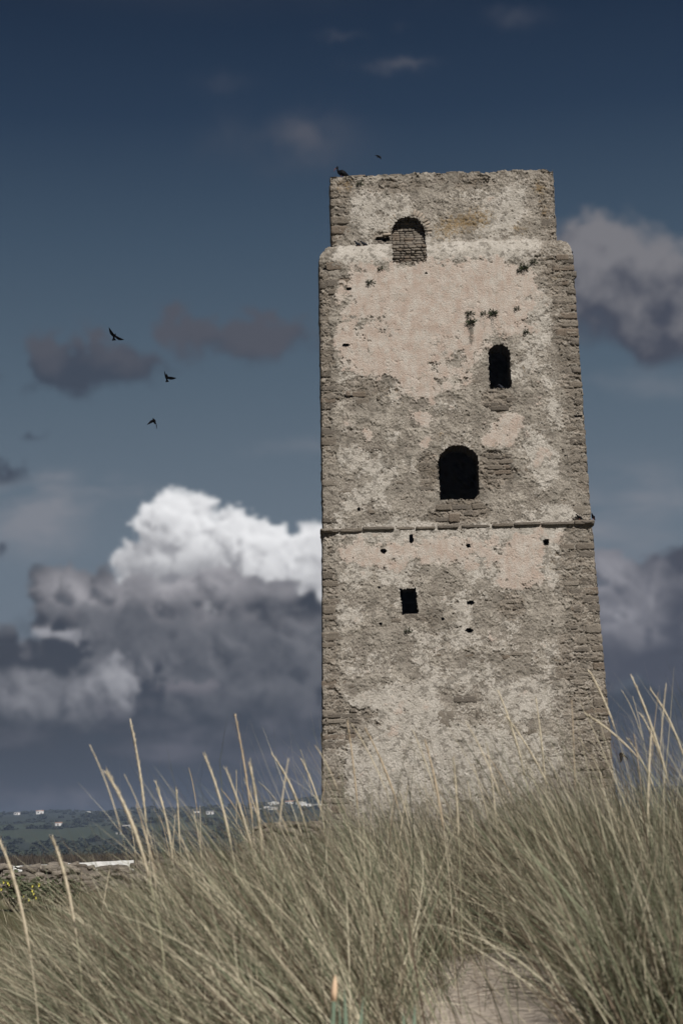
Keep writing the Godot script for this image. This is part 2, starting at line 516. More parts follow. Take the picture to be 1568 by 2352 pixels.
func hill_y(x: float, z: float) -> float:
	var f := -z
	var side := x / maxf(f, 1.0)
	var ridge := 71.0 + 7.5 * smoothstep(-0.055, -0.020, side) + 3.0 * n_land.get_noise_2d(side * 6000.0, 50.0) - 14.0 * smoothstep(0.2, 0.6, absf(side))
	var t := smoothstep(750.0, 3050.0, f)
	var y := -2.5 + (ridge + 2.5) * lerpf(t, (f - 750.0) / 2300.0, 0.35 * (1.0 if f < 3050.0 else 0.0)) + n_land.get_noise_2d(x, z) * 16.0 * t * (1.0 - t) * 2.0
	if f > 3050.0:
		y = ridge - (f - 3050.0) * 0.03
	return y


func hill_hit(dir: Vector3) -> Vector3:
	var f := 760.0
	while f < 3060.0:
		var p := EYE + dir * f
		if p.y < hill_y(p.x, p.z):
			return Vector3(p.x, hill_y(p.x, p.z), p.z)
		f += 6.0
	var q := EYE + dir * 3050.0
	return Vector3(q.x, hill_y(q.x, q.z), q.z)


func sheet(xs: Callable, nu: int, nv: int, tint: Callable) -> ArrayMesh:
	var v := PackedVector3Array()
	var c := PackedColorArray()
	for j in nv + 1:
		for i in nu + 1:
			var p: Vector3 = xs.call(i / float(nu), j / float(nv))
			v.append(p)
			c.append(tint.call(p))
	var n := PackedVector3Array()
	n.resize(v.size())
	for j in nv + 1:
		for i in nu + 1:
			var a := v[j * (nu + 1) + mini(i + 1, nu)] - v[j * (nu + 1) + maxi(i - 1, 0)]
			var b := v[mini(j + 1, nv) * (nu + 1) + i] - v[maxi(j - 1, 0) * (nu + 1) + i]
			var k := a.cross(b).normalized()
			n[j * (nu + 1) + i] = k if k.y >= 0 else -k
	var idx := PackedInt32Array()
	for j in nv:
		for i in nu:
			var k := j * (nu + 1) + i
			idx.append_array(PackedInt32Array([k, k + nu + 1, k + nu + 2, k, k + nu + 2, k + 1]))
	return arrays(v, n, c, idx)


func arrays(v: PackedVector3Array, n: PackedVector3Array, c: PackedColorArray, idx: PackedInt32Array) -> ArrayMesh:
	var a := []
	a.resize(Mesh.ARRAY_MAX)
	a[Mesh.ARRAY_VERTEX] = v
	a[Mesh.ARRAY_NORMAL] = n
	a[Mesh.ARRAY_COLOR] = c
	a[Mesh.ARRAY_INDEX] = idx
	var m := ArrayMesh.new()
	m.add_surface_from_arrays(Mesh.PRIMITIVE_TRIANGLES, a)
	return m


func ground_tint(p: Vector3) -> Color:
	var d := Vector2(p.x, p.z).length()
	var t := n_ground.get_noise_2d(p.x * 1.7 + 40, p.z * 1.7)
	var sand := Color(0.62, 0.535, 0.445) * (1.0 + 0.14 * t)
	var turf := Color(0.105, 0.105, 0.058).lerp(Color(0.20, 0.165, 0.095), clampf(0.5 + n_tint.get_noise_2d(p.x * 9, p.z * 9), 0, 1))
	var marsh := Color(0.075, 0.072, 0.042).lerp(Color(0.10, 0.066, 0.046), clampf(0.5 + 1.5 * n_tint.get_noise_2d(p.x, p.z), 0, 1))
	var c := sand.lerp(turf, smoothstep(11.0, 18.0, d + 3.0 * t))
	c = c.lerp(marsh, smoothstep(90.0, 170.0, d))
	c.a = 1.0
	return c


func hill_tint(p: Vector3) -> Color:
	var v := n_field.get_noise_2d(p.x * 0.8 + n_land.get_noise_2d(p.x, p.z) * 60.0, p.z * 0.45)
	var t := n_tint.get_noise_2d(p.x * 0.7, p.z * 0.4)
	var field := Color(0.046, 0.055, 0.036) if v > -0.1 else Color(0.034, 0.043, 0.032)
	if v > 0.55:
		field = Color(0.068, 0.070, 0.046)
	var wood := smoothstep(0.10, 0.26, t + 0.55 * n_land.get_noise_2d(p.x * 1.6 + 700, p.z * 1.1) - 0.02)
	var c := field.lerp(Color(0.026, 0.032, 0.024), wood)
	c.a = 1.0
	return c


func ground_and_hills() -> void:
	var spread := func(u: float, v: float) -> Vector3:
		var t := u * 2.0 - 1.0
		var az := PI * (0.16 * t + 0.84 * t * t * t)
		var d := 0.25 * pow(28000.0, v)
		var x := sin(az) * d
		var z := -cos(az) * d
		return Vector3(x, ground_y(x, z), z)
	var g := put("ground", sheet(spread, 300, 190, ground_tint), mats.sand, self)
	tag(g, "sandy dune ground with a bare pale patch at the bottom, running out to the marsh", "", "", "structure")
	var hills := func(u: float, v: float) -> Vector3:
		var f := lerpf(720.0, 4300.0, v)
		var x := (u * 2.0 - 1.0) * 0.9 * f
		return Vector3(x, hill_y(x, -f), -f)
	var h := put("hills", sheet(hills, 340, 200, hill_tint), mats.hill, self)
	tag(h, "long low dark green hills with fields under the storm cloud", "", "", "structure")
	# hedges, woods and bushes spread over the slopes
	var crown := leaf_ball(5, 70, 0.55, 0.42)
	var mm := MultiMesh.new()
	mm.transform_format = MultiMesh.TRANSFORM_3D
	mm.mesh = crown
	var where: Array[Transform3D] = []
	for k in 60000:
		if where.size() >= 3600:
			break
		var f := rng.randf_range(900.0, 3120.0)
		var x := rng.randf_range(-0.42, 0.30) * f
		var c := hill_tint(Vector3(x, 0, -f))
		var edge := absf(n_field.get_noise_2d((x + 14.0) * 0.8 + n_land.get_noise_2d(x + 14.0, -f) * 60.0, -f * 0.45) - n_field.get_noise_2d(x * 0.8 + n_land.get_noise_2d(x, -f) * 60.0, -(f + 22.0) * 0.45)) > 0.01
		if c.g < 0.036 or (edge and rng.randf() < 0.7) or (f > 3030.0 and rng.randf() < 0.5) or rng.randf() < 0.012:
			var s := rng.randf_range(2.5, 6.5)
			where.append(Transform3D(Basis(Vector3.UP, rng.randf() * TAU).scaled(Vector3(s * 1.25, s, s * 1.25)), Vector3(x, hill_y(x, -f) + s * 0.25, -f)))
	mm.instance_count = where.size()
	for k in where.size():
		mm.set_instance_transform(k, where[k])
	var woods := MultiMeshInstance3D.new()
	woods.name = "hillside_scrub"
	woods.multimesh = mm
	woods.material_override = mats.scrub_dark
	add_child(woods)
	tag(woods, "dark hedges, woods and bushes scattered over the far hills", "scrub", "", "stuff")
	# the reddish reed belt at the foot of the hills
	var st := starts()
	for k in 26:
		var a := rng.randf() * TAU
		var b := Vector3(rng.randfn(0, 0.25), 0, rng.randfn(0, 0.25))
		var tip := b + Vector3(cos(a) * 0.25, rng.randf_range(0.6, 1.0), sin(a) * 0.25)
		var w := Vector3(-sin(a), 0, cos(a)) * 0.05
		tri(st, b - w, tip, b + w)
	var reed := done(st)
	mm = MultiMesh.new()
	mm.transform_format = MultiMesh.TRANSFORM_3D
	mm.mesh = reed
	mm.instance_count = 5000
	for k in 5000:
		var f := rng.randf_range(250.0, 330.0)
		var x := rng.randf_range(-0.30, 0.02) * f
		var s := rng.randf_range(2.2, 3.4) * (0.8 + 0.35 * n_tint.get_noise_2d(x, f))
		mm.set_instance_transform(k, Transform3D(Basis(Vector3.UP, rng.randf() * TAU).scaled(Vector3(s * 1.1, s, s * 1.1)), Vector3(x, ground_y(x, -f) - 0.1, -f)))
	var reeds := MultiMeshInstance3D.new()
	reeds.name = "reed_belt"
	reeds.multimesh = mm
	reeds.material_override = mats.reed_brown
	add_child(reeds)
	tag(reeds, "reddish brown marsh reeds at the foot of the hills", "reeds", "", "stuff")


# A crown: leaf-sized faces spread through an uneven ball of radius 0.5.
func leaf_ball(seed_: int, leaves: int, squash := 1.0, size := 0.16) -> ArrayMesh:
	var r := RandomNumberGenerator.new()
	r.seed = seed_
	var lobes: Array[Vector3] = []
	for k in 7:
		lobes.append(Vector3(r.randfn(0, 0.2), r.randfn(0, 0.16) * squash, r.randfn(0, 0.2)))
	var st := starts()
	for k in leaves:
		var p := lobes[k % 7] + Vector3(r.randfn(0, 1), r.randfn(0, 1) * squash, r.randfn(0, 1)).normalized() * 0.26 * pow(r.randf(), 0.4)
		var a := Vector3(r.randfn(0, 1), r.randfn(0, 1), r.randfn(0, 1)).normalized() * size
		var b := a.cross(Vector3(r.randfn(0, 1), r.randfn(0, 1), r.randfn(0, 1))).normalized() * size * 0.6
		quad(st, p - a, p + b, p + a, p - b)
	return done(st)


# ---------------------------------------------------------------- the tower
# The shell's own axes: x to the right of its middle, y up from its foot, z towards the viewer.
func half_width(y: float) -> float:
	return 4.86 - 0.0294 * y if y < STRING_Y else 4.525 - 0.0143 * (y - STRING_Y)


# Patches of render that were measured on the front: middle, half-axes (metres), strength.
var PINK := [
	[Vector2(-0.248, 19.239), 3.2, 1.05, 1.0], [Vector2(-1.914, 18.827), 1.3, 1.0, 0.5], [Vector2(1.557, 19.336), 1.5, 0.9, 0.55], [Vector2(-2.492, 19.469), 0.9, 0.5, 0.5], [Vector2(-0.459, 17.694), 2.4, 0.7, 0.7], [Vector2(1.793, 17.930), 0.9, 0.7, 0.5],
	[Vector2(-1.183, 16.331), 0.8, 1.2, 0.85], [Vector2(-0.544, 15.545), 1.6, 0.5, 0.3], [Vector2(-3.118, 14.106), 0.5, 0.4, 0.35], [Vector2(3.017, 15.430), 0.4, 0.8, 0.3], [Vector2(-1.974, 17.126), 1.3, 0.5, 0.55], [Vector2(-3.182, 16.703), 0.9, 0.6, 0.7], [Vector2(-2.299, 16.368), 0.8, 0.4, 0.5], [Vector2(-3.903, 17.497), 0.4, 0.6, 0.4], [Vector2(0.230, 16.286), 0.75, 0.55, 0.45], [Vector2(0.857, 17.034), 0.5, 0.7, 0.5], [Vector2(-3.595, 17.796), 0.4, 0.4, 0.3],
	[Vector2(1.767, 14.100), 0.6, 0.62, 0.95], [Vector2(2.084, 14.546), 0.35, 0.4, 0.5], [Vector2(-0.988, 13.659), 0.4, 0.3, 0.75], [Vector2(1.156, 13.665), 0.4, 0.3, 0.5], [Vector2(-1.027, 14.570), 0.35, 0.2, 0.55],
	[Vector2(-2.963, 9.899), 1.1, 0.55, 0.75], [Vector2(-1.350, 9.996), 1.0, 0.5, 0.7], [Vector2(0.112, 9.950), 1.1, 0.55, 0.7], [Vector2(2.018, 10.037), 1.0, 0.75, 0.85], [Vector2(2.114, 8.997), 0.85, 0.55, 0.85], [Vector2(3.503, 10.436), 0.9, 0.5, 0.55], [Vector2(-3.680, 10.368), 0.6, 0.45, 0.55],
	[Vector2(2.979, 13.153), 0.35, 0.5, 0.45], [Vector2(-2.369, 4.043), 0.7, 0.5, 0.35], [Vector2(-2.410, 4.907), 1.0, 0.35, 0.45]]
var CREAM := [
	[Vector2(2.629, 10.539), 2.0, 0.45, 0.9], [Vector2(-2.203, 10.693), 2.2, 0.3, 0.8], [Vector2(2.972, 13.003), 0.45, 0.75, 0.85], [Vector2(3.543, 11.184), 0.45, 0.45, 0.9], [Vector2(-2.878, 12.438), 0.8, 1.0, 0.35], [Vector2(-4.045, 8.014), 0.4, 0.4, 0.6], [Vector2(-1.913, 10.610), 0.6, 0.5, 0.4],
	[Vector2(-2.698, 4.916), 1.4, 0.7, 0.85], [Vector2(-1.590, 3.732), 1.9, 1.4, 0.5], [Vector2(1.135, 3.646), 2.0, 1.3, 0.42], [Vector2(-0.347, 2.552), 2.5, 1.1, 0.55], [Vector2(-3.217, 2.357), 1.2, 1.0, 0.5], [Vector2(1.922, 5.059), 1.2, 0.7, 0.35],
	[Vector2(-3.811, 15.651), 0.7, 0.9, 0.4], [Vector2(3.256, 17.264), 0.6, 1.3, 0.3], [Vector2(-1.516, 17.419), 1.6, 1.2, 0.5], [Vector2(0.774, 18.584), 2.6, 1.6, 0.5], [Vector2(3.572, 14.650), 0.5, 1.0, 0.4], [Vector2(1.698, 9.454), 1.6, 0.9, 0.5], [Vector2(-2.535, 9.589), 1.9, 0.7, 0.5], [Vector2(0.559, 6.844), 2.6, 1.0, 0.22],
	[Vector2(2.480, 22.282), 0.45, 0.75, 0.95], [Vector2(1.686, 21.516), 0.7, 0.35, 0.55], [Vector2(-2.559, 21.813), 0.9, 0.5, 0.6], [Vector2(-2.690, 22.451), 0.6, 0.35, 0.55], [Vector2(-0.142, 21.418), 0.4, 0.3, 0.5], [Vector2(2.162, 21.975), 0.35, 0.3, 0.5], [Vector2(-0.045, 20.561), 7.0, 0.42, 0.85]]
var RUST := [[Vector2(0.861, 21.780), 0.75, 0.5, 0.8], [Vector2(0.010, 21.413), 0.5, 0.45, 0.55], [Vector2(2.668, 21.405), 0.45, 0.3, 0.6], [Vector2(3.377, 22.888), 0.3, 0.3, 0.8], [Vector2(-3.429, 23.190), 0.35, 0.3, 0.45], [Vector2(3.537, 22.089), 0.3, 0.5, 0.35], [Vector2(-0.309, 14.015), 0.3, 0.2, 0.4], [Vector2(3.738, 19.421), 0.3, 0.4, 0.4]]
var BARE := [
	[Vector2(-4.240, 18.747), 0.36, 2.6, 0.75], [Vector2(4.065, 18.476), 0.5, 1.9, 0.85], [Vector2(4.125, 16.160), 0.5, 1.8, 0.75], [Vector2(4.306, 13.111), 0.5, 1.6, 0.72], [Vector2(-4.331, 14.145), 0.34, 2.6, 0.62], [Vector2(4.251, 9.372), 0.75, 1.6, 1.0], [Vector2(4.306, 6.434), 1.0, 1.8, 1.0], [Vector2(4.326, 3.690), 1.0, 1.6, 0.9], [Vector2(-4.382, 8.908), 0.34, 1.8, 0.62], [Vector2(-4.430, 5.838), 0.4, 1.5, 0.65], [Vector2(-4.084, 4.384), 0.8, 0.65, 1.0], [Vector2(-4.440, 2.111), 0.45, 1.3, 0.6],
	[Vector2(1.260, 12.681), 0.75, 0.7, 0.9], [Vector2(-0.876, 12.750), 0.35, 0.7, 0.8], [Vector2(0.173, 11.366), 1.1, 0.42, 1.0], [Vector2(1.603, 15.048), 0.5, 0.45, 0.9], [Vector2(0.960, 15.955), 0.35, 0.5, 0.5], [Vector2(-3.217, 15.631), 0.9, 0.6, 0.55], [Vector2(-1.580, 7.789), 1.2, 0.5, 0.35], [Vector2(1.780, 8.123), 0.7, 0.5, 0.6], [Vector2(-0.047, 4.545), 1.2, 0.6, 0.4], [Vector2(3.544, 20.053), 0.6, 0.9, 0.7],
	[Vector2(-3.684, 22.325), 0.4, 1.3, 0.9], [Vector2(3.734, 22.399), 0.5, 1.4, 0.9], [Vector2(-0.226, 23.165), 4.5, 0.4, 0.42], [Vector2(-2.123, 21.246), 0.45, 0.25, 0.9]]
var STREAK := [[Vector2(0.742, 17.470), 0.085, 0.42, 1.0], [Vector2(0.726, 17.810), 0.14, 0.2, 0.7], [Vector2(1.491, 17.863), 0.16, 0.25, 0.6], [Vector2(1.181, 17.950), 0.06, 0.2, 0.5], [Vector2(0.640, 18.247), 0.2, 0.1, 0.5], [Vector2(-2.176, 17.750), 0.4, 0.25, 0.4], [Vector2(-0.329, 17.227), 0.45, 0.35, 0.4]]

# Openings: shape, middle, half-width, half-height, how deep its sides go.
var OPENINGS := [
	["arch", Vector2(1.678, 16.377), 0.378, 0.78, 1.25, "window_reveal"], ["arch_cut", Vector2(0.126, 12.717), 0.68, 0.94, 1.25, "window_reveal"], ["slit", Vector2(-1.719, 8.352), 0.275, 0.43, 1.1, "window_reveal"],
	["niche", Vector2(-1.249, 21.060), 0.588, 0.90, 0.42, "niche_reveal"],
	["hole", Vector2(-2.517, 10.093), 0.115, 0.085, 0.7, "putlog_hole"], ["hole", Vector2(-1.566, 10.479), 0.075, 0.15, 0.6, "putlog_hole"], ["hole", Vector2(0.341, 10.180), 0.075, 0.075, 0.7, "putlog_hole"], ["hole", Vector2(2.950, 10.231), 0.105, 0.11, 0.8, "putlog_hole"],
	["hole", Vector2(0.331, 8.257), 0.125, 0.07, 0.6, "putlog_hole"], ["hole", Vector2(0.246, 7.321), 0.135, 0.075, 0.6, "putlog_hole"], ["hole", Vector2(-0.623, 7.729), 0.055, 0.055, 0.6, "putlog_hole"], ["hole", Vector2(-2.690, 7.634), 0.06, 0.05, 0.6, "putlog_hole"], ["hole", Vector2(-2.706, 8.855), 0.05, 0.04, 0.5, "putlog_hole"], ["hole", Vector2(-3.290, 11.552), 0.055, 0.06, 0.5, "putlog_hole"],
	["hole", Vector2(4.264, 14.551), 0.16, 0.05, 0.4, "putlog_hole"], ["hole", Vector2(-3.414, 19.280), 0.13, 0.055, 0.35, "erosion_hole"], ["hole", Vector2(-2.155, 21.184), 0.27, 0.085, 0.22, "erosion_hole"], ["hole", Vector2(-2.071, 20.992), 0.20, 0.05, 0.2, "erosion_hole"], ["hole", Vector2(-4.022, 20.034), 0.24, 0.05, 0.25, "erosion_hole"], ["hole", Vector2(-3.538, 19.643), 0.20, 0.06, 0.25, "erosion_hole"], ["hole", Vector2(-4.175, 19.430), 0.18, 0.045, 0.25, "erosion_hole"], ["hole", Vector2(-3.551, 17.285), 0.14, 0.06, 0.2, "erosion_hole"], ["hole", Vector2(-3.519, 15.473), 0.16, 0.045, 0.2, "erosion_hole"], ["hole", Vector2(3.761, 13.128), 0.06, 0.08, 0.4, "putlog_hole"], ["hole", Vector2(3.684, 13.357), 0.05, 0.07, 0.4, "putlog_hole"], ["hole", Vector2(-0.709, 19.754), 0.05, 0.04, 0.25, "putlog_hole"]]

const MASK_CELL := 0.08
const MASK_W := 126
const MASK_H := 300
var n_patch := fbm(51, 0.55, 5)
var n_patch2 := fbm(52, 0.75, 5)
var n_rough := fbm(53, 4.2, 4)
var n_grit := fbm(54, 15.0, 2)
var n_slab := cells(55, 2.3)
var n_tone := fbm(56, 1.6, 4)
var n_course := fbm(57, 2.6, 3)
var n_flake := fbm(59, 0.8, 6, FastNoiseLite.TYPE_SIMPLEX_SMOOTH, 0.6)
var n_shed := fbm(60, 1.9, 5, FastNoiseLite.TYPE_SIMPLEX_SMOOTH, 0.62)
var n_layers := fbm(61, 2.4, 3)
var n_scrap := fbm(62, 1.5, 6, FastNoiseLite.TYPE_SIMPLEX_SMOOTH, 0.64)
var n_crack := fbm(63, 1.1, 5, FastNoiseLite.TYPE_SIMPLEX_SMOOTH, 0.6)
var n_spots := fbm(64, 2.6, 5, FastNoiseLite.TYPE_SIMPLEX_SMOOTH, 0.66)
var n_pits := cells(58, 5.0, FastNoiseLite.RETURN_DISTANCE)
var mask_pink := PackedFloat32Array()
var mask_cream := PackedFloat32Array()
var mask_rust := PackedFloat32Array()
var mask_bare := PackedFloat32Array()
var mask_streak := PackedFloat32Array()


func laid_out(rows: Array) -> PackedFloat32Array:
	var out := PackedFloat32Array()
	out.resize(MASK_W * MASK_H)
	for r in rows:
		var at: Vector2 = r[0]
		for j in MASK_H:
			var y: float = (j * MASK_CELL - at.y) / r[2]
			if absf(y) > 2.4:
				continue
			for i in MASK_W:
				var x: float = (i * MASK_CELL - 5.04 - at.x) / r[1]
				var q := x * x + y * y
				if q < 5.5:
					out[j * MASK_W + i] += r[3] * exp(-q)
	return out


func from_mask(m: PackedFloat32Array, x: float, y: float) -> float:
	var u := clampf((x + 5.04) / MASK_CELL, 0, MASK_W - 2)
	var v := clampf(y / MASK_CELL, 0, MASK_H - 2)
	var i := int(u)
	var j := int(v)
	var k := j * MASK_W + i
	return lerpf(lerpf(m[k], m[k + 1], u - i), lerpf(m[k + MASK_W], m[k + MASK_W + 1], u - i), v - j)


var relief := 0.0
var tone := Color.WHITE


# What the wall is made of at a point of its face: sets relief (metres proud) and tone (its own colour).
func wall_at(x: float, y: float, side: float, edge: float, up: float) -> void:
	var sx := x + side * 37.0
	var big := n_patch.get_noise_2d(sx, y)
	var big2 := n_patch2.get_noise_2d(sx, y)
	var rough := n_rough.get_noise_2d(sx, y * 1.25)
	var grit := n_grit.get_noise_2d(sx, y)
	var slab := n_slab.get_noise_2d(sx * 0.62 + rough * 0.30 + big * 0.5, y * 1.45 + rough * 0.35 + big2 * 0.6)      # -1 at the joints
	var pit := n_pits.get_noise_2d(sx, y * 1.5)                                     # -1 at the middle of a pit
	var tn := n_tone.get_noise_2d(sx, y)
	var pk := 0.0
	var cr := 0.0
	var rs := 0.0
	var br := 0.0
	var sk := 0.0
	if side == 0.0:
		pk = from_mask(mask_pink, x, y)
		cr = from_mask(mask_cream, x, y)
		rs = from_mask(mask_rust, x, y)
		br = from_mask(mask_bare, x, y)
		sk = from_mask(mask_streak, x, y)
	else:
		pk = 0.35 + 0.3 * big2
		cr = 0.4
		br = 0.9 * smoothstep(1.2, 0.3, edge)
	if y > BODY_TOP + 0.1:
		pk = 0.0
	var scrap := n_scrap.get_noise_2d(sx + grit * 0.05, y * 1.1 + rough * 0.06)
	var frayed := 0.20 * rough + 0.14 * grit + 0.34 * scrap
	var bare := smoothstep(0.36, 0.48, br + 0.45 * big + frayed - 0.60 * maxf(pk - 0.4, 0.0))
	var pink := smoothstep(0.45, 0.50, pk + 0.45 * big2 + frayed + 0.34 * scrap - 0.60 * br) * (1.0 - bare * 0.9)
	var cream := smoothstep(0.40, 0.50, 0.25 + cr * 0.85 + 0.50 * big + 0.30 * big2 + 0.30 * scrap + 0.22 * rough + 0.16 * grit - 0.30 * br) * (1.0 - bare * 0.85)
	var course := n_course.get_noise_2d(sx * 0.30, y * 2.2)
	# relief: coats of render have come off in flakes, down to roughcast and then to the layered stones
	var flake := n_flake.get_noise_2d(sx + rough * 0.10, y * 1.15 + grit * 0.05)
	var shed := n_shed.get_noise_2d(sx + grit * 0.04, y * 1.4 + rough * 0.08)
	var coats := smoothstep(-0.10, -0.06, flake) + smoothstep(0.10, 0.13, flake) + smoothstep(0.28, 0.31, flake)
	var chips := smoothstep(0.30, 0.36, shed) - smoothstep(-0.36, -0.42, shed)
	var layers := n_layers.get_noise_2d(sx * 0.55 + big * 1.2, y * 2.6 + rough * 0.30 + big2 * 0.8)
	var h_cast := 0.012 * rough + 0.010 * grit + 0.017 * coats + 0.020 * chips - 0.04 * smoothstep(-0.78, -0.95, pit) * smoothstep(0.2, 0.4, rough) + 0.022 * layers
	var h_bare := -0.048 + 0.040 * smoothstep(-1.0, -0.80, slab) + 0.014 * rough + 0.010 * grit + 0.030 * course + 0.055 * layers
	var h_coat := 0.040 + 0.003 * rough + 0.0015 * grit + 0.006 * smoothstep(0.12, 0.15, flake) - 0.030 * smoothstep(0.46, 0.50, shed)
	relief = lerpf(h_cast, h_bare, bare)
	relief = lerpf(relief, relief * 0.45 + 0.026, cream * 0.85)
	relief = lerpf(relief, h_coat, pink)
	# cracks and pocks run through every coat
	var crack := smoothstep(0.030, 0.008, absf(n_crack.get_noise_2d(sx, y * 1.3))) * smoothstep(0.02, 0.18, n_tone.get_noise_2d(sx * 0.5 + 70.0, y * 0.5))
	var pock := smoothstep(-0.84, -0.95, pit) * smoothstep(0.12, 0.20, n_spots.get_noise_2d(sx * 0.4 + 30.0, y * 0.4))
	relief -= 0.035 * crack * (1.0 - 0.4 * pink) + 0.045 * pock * (1.0 - 0.5 * pink)
	relief -= up
	# colours of the materials themselves
	var speck := clampf(0.5 + 1.25 * grit + 0.35 * rough, 0, 1)
	var cast := Color(0.275, 0.243, 0.204).lerp(Color(0.625, 0.570, 0.494), clampf(speck * 0.62 + 0.30 * tn + 0.10 * coats - 0.08 + 0.12 * chips, 0, 1))
	var stone := Color(0.215, 0.183, 0.148).lerp(Color(0.430, 0.375, 0.315), clampf(0.42 + 0.8 * tn + 0.7 * grit, 0, 1))
	var mortar := smoothstep(-0.80, -0.97, slab) * smoothstep(1.6, 1.0, edge)
	stone = stone.lerp(Color(0.470, 0.428, 0.372), mortar)
	var lime := Color(0.510, 0.468, 0.408).lerp(Color(0.700, 0.655, 0.592), clampf(0.5 + 0.6 * tn + 0.8 * grit, 0, 1))
	var brush := n_tone.get_noise_2d(sx * 3.2, y * 0.35)
	var coat := Color(0.560, 0.450, 0.378).lerp(Color(0.660, 0.585, 0.515), clampf(0.42 + 0.9 * tn + 0.45 * brush + 0.25 * grit, 0, 1))
	var worn := smoothstep(-0.05, 0.35, n_scrap.get_noise_2d(sx * 1.7 + 11.0, y * 0.9) + 0.4 * rough + 0.3 * grit)     # the pink wash has partly weathered off
	coat = coat.lerp(lime, worn * 0.62)
	tone = cast.lerp(stone, bare).lerp(lime, cream * 0.9).lerp(coat, pink)
	var spots := smoothstep(0.16, 0.26, n_spots.get_noise_2d(sx, y * 1.2) + 0.25 * big) * (1.0 - pink * 0.85)
	tone = tone.lerp(Color(0.185, 0.165, 0.138), spots * 0.62)
	var lichen := smoothstep(0.42, 0.72, rs + 0.5 * grit + 0.5 * rough + 0.3 * big)
	tone = tone.lerp(Color(0.300, 0.195, 0.075), lichen * 0.72)
	var grey_lichen := smoothstep(0.22, 0.42, -big2 * 0.8 + 0.45 * rough + 0.5 * grit) * (1.0 - pink) * (1.0 - cream * 0.6)
	tone = tone.lerp(Color(0.165, 0.150, 0.126), grey_lichen * 0.45)
	tone = tone.lerp(Color(0.105, 0.092, 0.074), smoothstep(0.35, 0.8, sk + 0.5 * grit + 0.4 * rough) * 0.75)
	tone.a = 1.0


func inside(o: Array, x: float, y: float) -> bool:
	var c: Vector2 = o[1]
	var w: float = o[2]
	var h: float = o[3]
	var dx := x - c.x
	var dy := y - c.y
	if absf(dx) > w + 0.12 or absf(dy) > h + 0.12:
		return false
	var wob := 0.05 * n_rough.get_noise_2d(x * 1.6 + 9.0, y * 1.6) + 0.03 * n_grit.get_noise_2d(x * 0.8, y * 0.8)
	match o[0]:
		"hole":
			wob = 0.35 * n_rough.get_noise_2d(x * 1.8 + 9.0, y * 1.8)
			return pow(absf(dx / w), 2.6) + pow(absf(dy / h), 2.6) < 1.0 + wob * 2.0
		"slit":
			return absf(dx + dy * 0.06) < w + wob * 0.8 and absf(dy) < h + wob
	var half := w + wob * 0.8
	var spring := h - w * (0.85 if o[0] == "arch_cut" else 1.0)
	if dy < -h + wob or absf(dx) > half:
		return false
	if o[0] == "arch_cut" and dx - dy * 0.9 > w + h * 0.70:
		return false
	if dy > spring:
		return pow(dx / half, 2.0) + pow((dy - spring) / (h - spring + wob), 2.0) < 1.0
	return true


